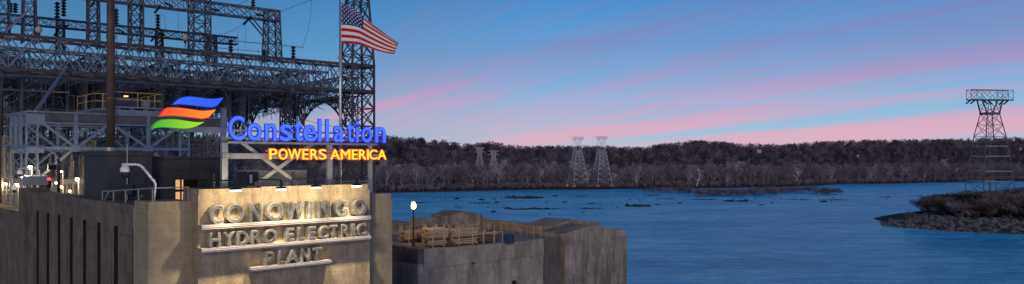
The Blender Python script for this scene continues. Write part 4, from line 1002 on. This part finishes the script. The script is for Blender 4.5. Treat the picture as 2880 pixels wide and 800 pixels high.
bx = Zp(1430, 685, ZD); r_ = thing('storage_bin', bx, 'dark blue storage bin near the quay fence', 'bin')
MB().box(bx + UP * .36, .38, .3, .36, u, w).build('tub', M_blue, r_); MB().box(bx + UP * .75, .41, .33, .035, u, w).build('lid', M_blue, r_)
gt = thing('gate_frame', Zp(1403, 685, ZD), 'pale pipe gate frame standing beside the blue bin', 'gate')
for px in (1391, 1414): p = Zp(px, 686, ZD); MB().cyl(p, p + UP * 1.05, .03, n=6).build('post', M_log, gt)
p, q = Zp(1391, 686, ZD), Zp(1414, 686, ZD)
for h in (.05, 1.03): MB().cyl(p + UP * h, q + UP * h, .025, n=6).build('rail', M_log, gt)
railing('pipe_fence', [Q(14.4, .9, ZD), Q(14.6, 11.8, ZD)], 1.05, 'thin pipe fence along the rear parapet of the deck', mt=M_log, every=.9, rails=(1.0,), r=.022)

# ================================================================== switchyard on the roof
ug = V((.764, .645, 0)).normalized(); wg = V((-ug.y, ug.x, 0)); TC = V((-18.57, 93.5, 0))
def G(s, d, z): return TC + ug * s + wg * d + UP * z
def gs(px, d):
    k = (px - 1440) / F; p = TC + wg * d; s = (k * p.y - p.x) / (ug.x - k * ug.y); return s, p.y + s * ug.y
def GP(px, py, d):
    s, Y = gs(px, d); return G(s, d, CAMZ - (py - HZ) / F * Y)
ZG0, ZG1 = 38.15, 41.2
girder('lattice_girder', G(1.4, 0, ZG0), G(-48, 0, ZG0), 2.6, ZG1 - ZG0, 24, .22, .11, M_chord, M_steel, 'front box girder of the switchyard, longest and lowest lattice across the picture')
for d, lab, sx in ((4.6, 'companion box girder close behind the front one', -2), (14, 'second box girder of the switchyard, parallel behind the front one', -4), (28, 'third box girder of the switchyard, behind the second', -2), (42, 'rearmost box girder of the switchyard', 0)):
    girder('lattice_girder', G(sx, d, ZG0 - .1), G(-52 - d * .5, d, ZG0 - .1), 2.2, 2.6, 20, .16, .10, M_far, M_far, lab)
def tower(s, d, z0, z1, h0, h1, n, leg, br, mt, label, zmid=None, hm=None):
    c = G(s, d, 0); root = thing('lattice_tower', G(s, d, z0), label, 'tower'); prof = [(z0, h0, h0)] + ([(zmid, hm, hm)] if zmid else []) + [(z1, h1, h1)]
    lattice_body(root, c, prof, ug, wg, [z0 + (z1 - z0) * k / n for k in range(n + 1)], leg, br, mt); return root
T0 = tower(0, 0, 25.6, 53, 1.45, .75, 13, .2, .11, M_tower, 'tall lattice end tower behind the flag', 41.3, 1.45)
for z in (ZG0, ZG1):
    m = MB()
    for a, b_ in (((-1, -1), (1, -1)), ((1, -1), (1, 1)), ((1, 1), (-1, 1)), ((-1, 1), (-1, -1))): m.bar(G(a[0] * 1.45, a[1] * 1.45, z), G(b_[0] * 1.45, b_[1] * 1.45, z), .34)
    m.build('collar', M_chord, T0)
names_s = [(0, 'right end'), (-7, 'second from the right'), (-14, 'third from the right'), (-21, 'fourth from the right'), (-28, 'fifth from the right'), (-35, 'sixth from the right'), (-42, 'leftmost')]
def cross(s, lab):
    r = girder('cross_girder', G(s, 1.3, 37.75), G(s, 44, 37.75), 1.8, 2.3, 17, .14, .085, M_far, M_far, lab, 'girder', 'cross girders of the switchyard')
    for sx in (-.8, .8):
        m = MB(); prev = None; n = 14
        for k in range(n + 1):
            t = k / n; d = 1.3 + 18.3 * t; z = 37.75 - .25 - 4.6 * abs(2 * t - .9) ** 2.4 if t < .9 else 37.5 - 4.6 * (abs(2 * t - .9) ** 2.4); z = max(z, 32.5)
            p = G(s + sx, d, z); q = G(s + sx, d, 37.8)
            if prev: m.bar(prev[0], p, .17); m.bar(prev[0], q, .1); m.bar(prev[1], p, .1)
            m.bar(p, q, .1); prev = (p, q)
        m.build('arched_knee', M_tower, r)
for s, nm in names_s: cross(s, 'lattice cross girder with arched knees under the switchyard roof, ' + nm)
k = 0
for s in (0, -14, -28, -42):
    for d, row_ in ((19.6, 'middle'), (39, 'rear')):
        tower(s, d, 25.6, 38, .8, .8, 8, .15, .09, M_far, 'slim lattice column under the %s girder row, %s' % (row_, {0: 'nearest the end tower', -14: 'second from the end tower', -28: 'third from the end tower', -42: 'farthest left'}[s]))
# dense thin bracing between the girders, no single bar can be told apart
m = MB(); rnd = random.Random(12)
for k in range(5600):
    s = rnd.uniform(-46, 0); d = rnd.uniform(2, 42); z = rnd.uniform(36.0, 39.5); L = rnd.uniform(1.5, 5); a = rnd.choice((ug, wg, ug + UP * .7, wg + UP * .7, UP, UP)); p = G(s, d, z); q = p + a.normalized() * L * rnd.choice((-1, 1))
    q.z = min(max(q.z, 34.6 if s < -9 else 37.6), 40.4); m.bar(p, q, .045)
for k in range(3600):
    s = rnd.uniform(-50, -15); d = rnd.uniform(4, 44); z = rnd.uniform(29, 35.5); a = rnd.choice((ug, wg, UP, UP, ug, ug + UP * .5)); p = G(s, d, z); q = p + a.normalized() * rnd.uniform(1.5, 5); q.z = min(q.z, 36.5); m.bar(p, q, .05)
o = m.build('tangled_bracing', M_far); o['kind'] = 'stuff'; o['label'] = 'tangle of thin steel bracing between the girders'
# upper gantry beams and masts
girder('gantry_beam', G(-10.8, 10, 43.9), G(-50, 10, 43.9), .8, .85, 34, .10, .07, M_tower, M_steel, 'slim upper gantry beam above the left half of the front girder', style='X')
girder('gantry_beam', G(-8.3, 4, 46.2), G(-50, 4, 46.2), 1.0, 1.2, 28, .12, .08, M_tower, M_steel, 'topmost gantry beam ending left of the flag', style='X')
def mast(px, d, wpx, ztop, lab, zbot=41.2, grow=1.25, n=6):
    s, Y = gs(px, d); hw = wpx / F * Y / 2 / 1.38; return tower(s, d, zbot, ztop, hw * grow, hw, n, .13, .075, M_tower, lab)
mt_ = mast(765, 4, 44, 47.4, 'lattice mast at the right end of the topmost gantry beam', n=5, grow=1.3)
s_, _ = gs(765, 4)
mm = MB()
for sy in (-.5, .5): mm.bar(G(s_ - 2.6, 4 + sy, 46.2), G(s_ - .8, 4 + sy, 44.3), .13)
mm.build('knee_brace', M_tower, mt_)
mast(561, 4, 62, 53, 'broad lattice mast in the middle of the topmost gantry beam', grow=1.05, n=9)
mast(382, 4, 42, 53, 'lattice mast right of the tall brown pipe', grow=1.05, n=9); mast(262, 4, 32, 53, 'lattice mast just left of the tall brown pipe', grow=1.2, n=9)
mast(82, 4, 30, 53, 'tapering lattice mast near the left picture edge', grow=1.5, n=9)
mast(596, 10, 26, 44.7, 'short lattice post at the right end of the slim gantry beam', n=4); mast(170, 10, 22, 44.7, 'short lattice post under the slim gantry beam, left', n=4); mast(448, 10, 20, 44.7, 'short lattice post under the slim gantry beam, right of the pipe', n=4)
mast(10, 4, 30, 53, 'lattice mast cut by the left picture edge', n=9)
# guy strut seen as a long pale diagonal on the left
tag(MB().bar(R(100, 314, 61), GP(186, 192, -1.3), .24, .18).build('diagonal_strut', M_steel), 'long pale diagonal strut rising from the crane gusset', 'strut')
tag(MB().bar(GP(-30, 130, 3.2), GP(85, 25, 3.2), .26, .2).build('diagonal_strut', M_steel), 'diagonal strut leaning on the left mast', 'strut')
# bus beams with hanging insulator stacks
BL = ['lowest', 'second lowest', 'third lowest', 'middle', 'third highest', 'second highest', 'highest']
for k in range(7):
    d = 5 + 2.2 * k; z = 34.3 + .52 * k
    tag(MB().bar(G(-36 + .8 * k, d, z), G(-15.5 + .3 * k, d, z), .2, .30).build('bus_beam', M_bus), 'brown horizontal bus beam behind the yellow railed platform, %s of seven' % BL[k], 'beam', 'brown bus beams')
for k in range(4):
    d = 3 + 5 * k; z = 36.6 + .25 * k
    tag(MB().bar(G(-46, d, z), G(-30, d, z), .12, .16).build('bus_bar', M_bus), 'thin bus bar under the left end of the girders, %s of four' % ('nearest', 'second nearest', 'third nearest', 'farthest')[k], 'beam', 'thin bus bars on the left')
hang = [(130, 240, 300), (180, 236, 306), (215, 240, 310), (247, 232, 304), (30, 250, 300), (55, 246, 302), (500, 250, 300), (527, 236, 290), (610, 250, 300), (650, 257, 314), (695, 287, 338), (747, 277, 317), (803, 262, 306)]
for i, (px, a, b_) in enumerate(hang):
    d = 3.5 if px > 580 else 6; p = GP(px, a, d); L = p.z - GP(px, b_, d).z
    insulator(p, (0, 0, -1), L, .27, 'black insulator stack hanging under the girders, number %s from the left' % ('one two three four five six seven eight nine ten eleven twelve thirteen'.split()[sorted(h[0] for h in hang).index(px)]), 'hanging insulators')
up = [(29, 36, 1, 10), (43, 37, 1, 10), (161, 53, 1.75, 10), (179, 47, 1.9, 10), (327, 70, 1.75, 10), (444, 84, 1.75, 10), (649, 155, 1.65, 0), (744, 166, 1.0, 0), (825, 165, 1.4, 0), (712, 27, 1.6, 4)]
lbl = ['upright insulator at the left edge, first of a pair', 'upright insulator at the left edge, second of a pair', 'upright insulator left of the pipe, left of a close pair', 'upright insulator left of the pipe, right of a close pair', 'upright insulator just right of the brown pipe', 'upright insulator alone on the slim gantry beam', 'upright insulator at the left end of the high bus tube', 'short upright insulator at the foot of the right mast', 'upright insulator at the right end of the high bus tube', 'upright insulator on top of the topmost gantry beam']
for (px, py, L, d), lb_ in zip(up, lbl): insulator(GP(px, py, d), (0, 0, 1), L, .30, 'black ' + lb_, 'upright insulators')
strain = [((22, 90), (33, 73), 10), ((152, 102), (164, 85), 10), ((178, 73), (193, 74), 10), ((40, 57), (55, 61), 10), ((424, 117), (439, 101), 10), ((446, 96), (464, 99), 10), ((331, 83), (349, 92), 10), ((434, 38), (452, 16), 4), ((463, 9), (485, 18), 4), ((595, 25), (618, 32), 4), ((684, 70), (707, 47), 4), ((719, 40), (743, 46), 4), ((255, 20), (266, 6), 4)]
for i, (a, b_, d) in enumerate(strain):
    p, q = GP(*a, d - .6), GP(*b_, d - .6)
    insulator(p, q - p, (q - p).length, .17, 'slanting black strain insulator on the %s gantry beam, %s from the left' % ('slim' if d == 10 else 'topmost', 'first second third fourth fifth sixth seventh eighth ninth tenth eleventh twelfth thirteenth'.split()[sorted([x for x in strain if x[2] == d], key=lambda t: t[0][0]).index((a, b_, d))]), 'strain insulators')
# globes on the girder
for px, py, lb_ in ((109, 84, 'cream globe lamp on the front girder near the left edge'), (521, 106, 'cream globe lamp on the front girder left of the flag')):
    c = GP(px, py, -1.2); r = thing('globe_lamp', c, lb_, 'lamp'); MB().lathe(c - UP * .30, [(.10, 0), (.24, .1), (.30, .28), (.25, .46), (.1, .58), (.05, .68), (0, .68)], 14).build('globe', M_cab, r, True)
    MB().lathe(c - UP * .62, [(.05, -.4), (.05, 0), (.13, .05), (.14, .32), (0, .32)], 10).build('socket', M_blk, r)
# high bus tube, thin pipes and wires
tag(MB().cyl(GP(642, 114, 0), GP(854, 134, 0), .045, n=6).build('bus_tube', M_steel), 'straight high bus tube carried above the front girder', 'tube')
tag(MB().cyl(GP(612, 135, 2), GP(742, 147, 2), .04, n=6).build('bus_tube', M_steel), 'shorter bus tube ending at the right mast', 'tube')
wire([GP(781, 36, 4), GP(876, 0, 4), GP(930, -22, 4)], .022, 'cable running up right from the topmost gantry beam end')
wire([GP(876, 0, 1), GP(874, 40, 1), GP(866, 90, 1), GP(856, 115, 1), GP(852, 133, 1)], .018, 'drop cable hanging to the right end of the high bus tube')
wire([GP(612, 102, 4), GP(650, 88, 4), GP(684, 70, 4)], .02, 'short cable between the slim beam end and the strain insulator')
wire([GP(660, 18, 4), GP(700, 0, 4)], .02, 'cable rising from the topmost beam beside its insulator')
wire([GP(690, 50, 3), GP(692, 80, 3), GP(688, 141, 3)], .016, 'drop cable under the topmost beam, right one'); wire([GP(669, 82, 3), GP(670, 150, 3)], .016, 'drop cable under the topmost beam, left one')
wire([GP(500, 20, 4), GP(501, 55, 4), GP(503, 90, 6)], .016, 'drop cable left of the broad mast'); wire([GP(449, 38, 9), GP(462, 45, 9), GP(466, 84, 9)], .016, 'looped jumper at the lone insulator')
wire([GP(726, 137, 0), GP(728, 168, 0)], .016, 'short drop cable at the right mast foot'); wire([R(838, 332, 120), R(900, 350, 118), R(950, 358, 117)], .03, 'slack cable under the arch behind the letters')

# ------------------------------------------------------------------ gantry crane (blue-grey portal) with railed platform
C0 = V((-34.5, 55.3, 0))
KC = 1.13
def Cr(s, d, z): return (C0 + u * s + w * d) * KC + UP * (30 + (z - 30) * KC)
cr = thing('gantry_crane', Cr(5.7, 2.5, 25.6), 'blue-grey steel portal crane with gusseted trusses behind the parapet', 'crane')
def cbox(s0, s1, d0, d1, z0, z1, name, mt=M_crane, par=None): return MB().box(Cr((s0 + s1) / 2, (d0 + d1) / 2, (z0 + z1) / 2), KC * abs(s1 - s0) / 2, KC * abs(d1 - d0) / 2, KC * abs(z1 - z0) / 2, u, w, UP).build(name, mt, par or cr)
def laced(s, d, axis, z0, z1):
    """laced column: two flats and crossed lacing"""
    for t in (0, .78):
        p = Cr(s, d, (z0 + z1) / 2) + axis * t; MB().box(p, .07, .1, KC * (z1 - z0) / 2, u, w).build('column_flange', M_crane, cr)
    m = MB(); n = max(2, round((z1 - z0) / .75)); st = (z1 - z0) / n
    for k in range(n):
        a, b_ = z0 + k * st, z0 + (k + 1) * st; e_ = axis * .78
        m.bar(Cr(s, d, a), Cr(s, d, b_) + e_, .09, .05); m.bar(Cr(s, d, a) + e_, Cr(s, d, b_), .09, .05)
    m.build('lacing', M_crane, cr)
for d in (0, 5.0):
    cbox(0, 14.6, d - .16, d + .16, 33.38, 33.5, 'top_flange'); cbox(.2, 14.6, d - .04, d + .04, 32.72, 33.38, 'girder_web', M_web); cbox(0.9, 14.6, d - .15, d + .15, 32.62, 32.72, 'bottom_flange')
    cbox(0, 11.5, d - .08, d + .08, 30.75, 30.95, 'bottom_chord')
    for s in (3.17, 8.28): cbox(s - .13, s + .13, d - .07, d + .07, 30.9, 33.4, 'post'); cbox(s - .32, s + .32, d - .12, d + .12, 30.6, 31.1, 'gusset')
    for a, b_ in ((.9, 3.1), (5.5, 3.3), (5.6, 8.2), (10.8, 8.4)): MB().bar(Cr(a, d, 32.75), Cr(b_, d, 30.95), .13, .2).build('diagonal', M_crane, cr)
    for a, b_, zz in ((3.0, .7, 28.6), (8.4, 10.9, 28.6)): MB().bar(Cr(a, d, 30.8), Cr(b_, d, zz), .13, .2).build('knee_brace', M_crane, cr)
    laced(0, d, u, 25.6, 32.6); laced(10.72, d, u, 25.6, 32.6)
    cbox(-.04, 1.15, d - .14, d + .14, 32.55, 33.3, 'gusset'); cbox(-.04, 1.1, d - .13, d + .13, 30.5, 31.0, 'gusset')
for s in (0, 11.4):
    MB().bar(Cr(s, 0, 33.4), Cr(s, 5, 33.4), .16, .2).build('end_beam', M_crane, cr); MB().bar(Cr(s, 0, 30.85), Cr(s, 5, 30.85), .14, .16).build('end_beam', M_crane, cr)
    for t in (1.7, 3.3): laced(s, t, w * .6, 30.9, 33.3)
for s in (2, 4.2, 6.5, 8.7): MB().bar(Cr(s, 0, 30.85), Cr(s, 5, 30.85), .1).build('cross_tie', M_crane, cr)
# railed platform on the crane
sA, sB = 4.6, 9.3
pf = thing('crane_trolley', Cr(7, 1.2, 33.5), 'crane trolley platform with yellow guard rails', 'crane trolley')
def pbox(s0, s1, d0, d1, z0, z1, name, mt): return cbox(s0, s1, d0, d1, z0, z1, name, mt, pf)
pbox(5.9, sB, .2, 4.8, 33.5, 33.85, 'trolley_frame', M_steel); pbox(5.7, sB + .1, .1, 4.9, 33.98, 34.1, 'deck_plate', M_crane); pbox(4.5, 5.7, .1, 4.9, 33.75, 33.87, 'side_step', M_crane)
for s in (6.2, 7.2, 8.2, 9.0): pbox(s - .16, s + .16, .3, 4.6, 33.85, 33.98, 'bearing', M_steel)
pbox(6.4, 8.0, 1.6, 3.6, 34.1, 34.95, 'hoist_drum_house', M_cabd); pbox(8.35, 8.8, 1.2, 2.2, 34.1, 34.75, 'motor', M_tank)
MB().box(Cr(7.1, 1.5, 35.0), .16, .1, .05, u, w).build('work_light', emat('amber_work_light', (1, .45, .18), 2.5), pf)
def yrail(pts, z, n):
    for p, q in zip(pts[:-1], pts[1:]):
        for h in (1.15, .6): MB().cyl(Cr(*p, z + h), Cr(*q, z + h), .028, n=5).build('guard_rail', M_yel, pf)
        for k in range(n + 1): a = k / n; c = (p[0] + (q[0] - p[0]) * a, p[1] + (q[1] - p[1]) * a); MB().cyl(Cr(*c, z), Cr(*c, z + 1.15), .03, n=5).build('rail_post', M_yel, pf)
yrail([(5.75, .15), (9.35, .15)], 34.05, 2); yrail([(9.35, .15), (9.35, 4.8)], 34.05, 3); yrail([(4.5, .15), (5.6, .15)], 33.85, 2); yrail([(4.5, .15), (4.5, 4.8)], 33.85, 2)

# ------------------------------------------------------------------ transformers and lights in the lower left
def yard_point(px, py, Y): return R(px, py, Y)
def transformer(px, Y, sc_, lab, nb=3):
    X = (px - 1440) / F * Y; o = V((X, Y, 25.6)); r = thing('transformer', o, lab, 'transformer')
    MB().box(o + UP * 1.3, 1.7 * sc_, 1.1, 1.3, u, w).build('tank', M_tank, r); MB().box(o + UP * 2.66, 1.8 * sc_, 1.2, .06, u, w).build('tank_lid', M_tank, r)
    for k in range(6): MB().box(o + u * (-1.5 + k * .6) * sc_ - w * 1.35 + UP * 1.35, .07, .22, 1.0, u, w).build('radiator_fin', M_tank, r)
    for k in range(nb):
        t = (k - (nb - 1) / 2) * 1.15 * sc_; ax = (UP + u * t * .18 - w * .12).normalized(); p = o + u * t + UP * 2.7; L = 1.9
        prof = [(.3, 0), (.3, .2)] 
        for q in range(9): z = .25 + q * (L - .35) / 9; rr = .28 - .013 * q; prof += [(rr * .72, z), (rr, z + .06), (rr * .72, z + .14)]
        prof += [(.07, L), (.06, L + .2), (0, L + .2)]; MB().lathe(p, prof, 10, ax).build('bushing', M_porc, r)
    MB().cyl(o + u * 1.9 * sc_ + UP * 2.2 - w * .6, o + u * 1.9 * sc_ + UP * 2.2 + w * .9, .4, n=12).build('conservator', M_tank, r, True)
    return r
transformer(25, 70, .8, 'transformer with tall bushings at the left picture edge'); transformer(200, 68, .8, 'transformer with splayed bushings in the lit yard, centre'); transformer(262, 74, .8, 'transformer with splayed bushings nearest the dark stair block'); transformer(140, 74, .8, 'transformer half hidden behind the camera post')
for (px, wpx, Y, zt, lb_) in ((250, 36, 72, 31.8, 'pale lattice column lit from the yard, widest one'), (190, 24, 76, 31.6, 'pale lattice column lit from the yard, slim one'), (592, 40, 80, 33.5, 'thin lattice column left of the sign post'), (22, 30, 67, 32, 'lattice column behind the left edge of the crane')):
    X = (px - 1440) / F * Y; c = V((X, Y, 0)); hw = wpx / F * Y / 2 / 1.38; r = thing('lattice_tower', (X, Y, 25.6), lb_, 'tower'); lattice_body(r, c, [(25.6, hw, hw), (zt, hw, hw)], u, w, [25.6 + (zt - 25.6) * k / 6 for k in range(7)], .1, .06, M_porc)
lamps = [(85, 471, 58, 95, E_yard, 'bright yard lamp on the crane column, highest one'), (173, 483, 64, 30, E_yard, 'small yard lamp left of the splayed bushings, upper'), (217, 505, 63, 90, E_yard, 'round yard lamp between the bushings'), (47, 521, 63, 60, E_yard, 'yard lamp above the end pier'),
         (15, 518, 67, 70, E_yard, 'yard lamp at the left picture edge'), (173, 526, 62, 30, E_yard, 'small yard lamp left of the splayed bushings, lower'), (158, 515, 60, 10, E_bulb, 'small orange lamp beside the red signal'), (62, 498, 64, 20, E_yard, 'small yard lamp right of the white camera head'), (243, 492, 70, 40, E_yard, 'yard lamp on the wide pale column'), (278, 520, 66, 30, E_yard, 'yard lamp against the dark stair block'), (196, 538, 61, 25, E_bulb, 'orange yard lamp lowest above the parapet')]
for px, py, Y, en, em, lb_ in lamps:
    c = R(px, py, Y); r = thing('yard_lamp', c, lb_, 'lamp', 'lamps in the switchyard'); k = .15 if en > 40 else .09
    MB().lathe(c - UP * k, [(0, 0), (k * .7, k * .25), (k, k), (k * .7, k * 1.75), (0, k * 2)], 10).build('bulb', em, r, True)
    MB().cyl(V((c.x, c.y + .2, 25.6)), V((c.x, c.y + .2, c.z + .05)), .04, n=6).build('pole', M_tank, r)
    MB().lathe(c + UP * k * .8, [(k * 1.5, 0), (k * .5, k * .8), (0, k * .9)], 10).build('shade', M_blk, r)
    ld = bpy.data.lights.new('lamp_light', 'POINT'); ld.energy = en * 2.2; ld.color = (1.0, .72, .38); ld.shadow_soft_size = .2; lo = bpy.data.objects.new('lamp_light', ld); COL.objects.link(lo); lo.parent = r; lo.location = (.0, -.35, -.1)
c = R(137, 504, 59); r = thing('signal_lamp', c, 'red signal lamp above a dark camera head', 'lamp'); MB().lathe(c, [(.0, -.08), (.14, -.06), (.14, .05), (0, .1)], 10).build('lens', E_red, r, True); MB().lathe(c - UP * .75, [(0, 0), (.2, .1), (.24, .35), (.16, .6), (0, .66)], 12).build('housing', M_blk, r, True); MB().cyl(V((c.x, c.y + .1, 25.6)), c - UP * .6, .05, n=6).build('post', M_blk, r)
# camera cluster and cabinet above the end pier
c = R(98, 509, 57); r = thing('control_cabinet', (c.x, c.y, 25.6), 'pale blue-grey control cabinet above the parapet near the end pier', 'cabinet')
MB().box(c, .72, .4, .32, u, w).build('cabinet_body', M_galv, r); MB().box(c + UP * .34, .76, .44, .025, u, w).build('roof', M_white, r)
for t in (-.5, 0, .5): MB().box(c + u * t - UP * 1.2, .06, .06, .9, u, w).build('leg', M_tank, r)
for t in (-.3, .3): MB().tube([c + u * t + UP * .36, c + u * t + UP * .75, c + u * (t - .3) + UP * .95, c + u * (t - .7) + UP * .9], .035, 6).build('conduit', M_white, r)
for px, py, lb_ in ((56, 487, 'white camera head on a bracket left of the control cabinet'), (40, 531, 'white camera head low beside the end pier')):
    c = R(px, py, 62.5); r = thing('security_camera', c, lb_, 'camera'); MB().lathe(c - UP * .1, [(.2, 0), (.23, .12), (.17, .3), (.06, .4), (0, .4)], 12).build('housing', M_white, r, True); MB().lathe(c - UP * .36, [(0, 0), (.12, .05), (.17, .26), (0, .27)], 12).build('dome', M_blk, r, True); MB().cyl(V((c.x + .3, c.y + .3, 25.6)), c + V((.3, .3, .35)), .06, n=6).build('post', M_tank, r); MB().cyl(c + V((.3, .3, .3)), c + UP * .3, .04, n=6).build('bracket', M_tank, r)
b_ = R(165, 545, 55.5); b_.z = 25.6; r = thing('camera_post', b_, 'dark post with a curved arm and camera in front of the crane', 'post'); t = R(165, 448, 55.5); MB().cyl(b_, t, .11, .1, 8).build('shaft', M_blk, r)
MB().tube([t, R(160, 437, 55.5), R(148, 426, 55.5), R(128, 419, 55.5), R(104, 412, 55.5), R(5, 409, 55.5)], .07, 7).build('curved_arm', M_crane, r); MB().box(R(146, 470, 55.3), .26, .16, .2, u, w).build('camera_box', M_blk, r); MB().box(R(152, 463, 55.3), .3, .2, .05, u, w).build('sunshield', M_crane, r)
tag(MB().cyl(V((-44.6, 68.0, 25.6)), V((-44.6, 68.0, 36.0)), .13, n=8).build('service_pole', M_blk), 'dark service pole at the extreme left picture edge', 'pole')
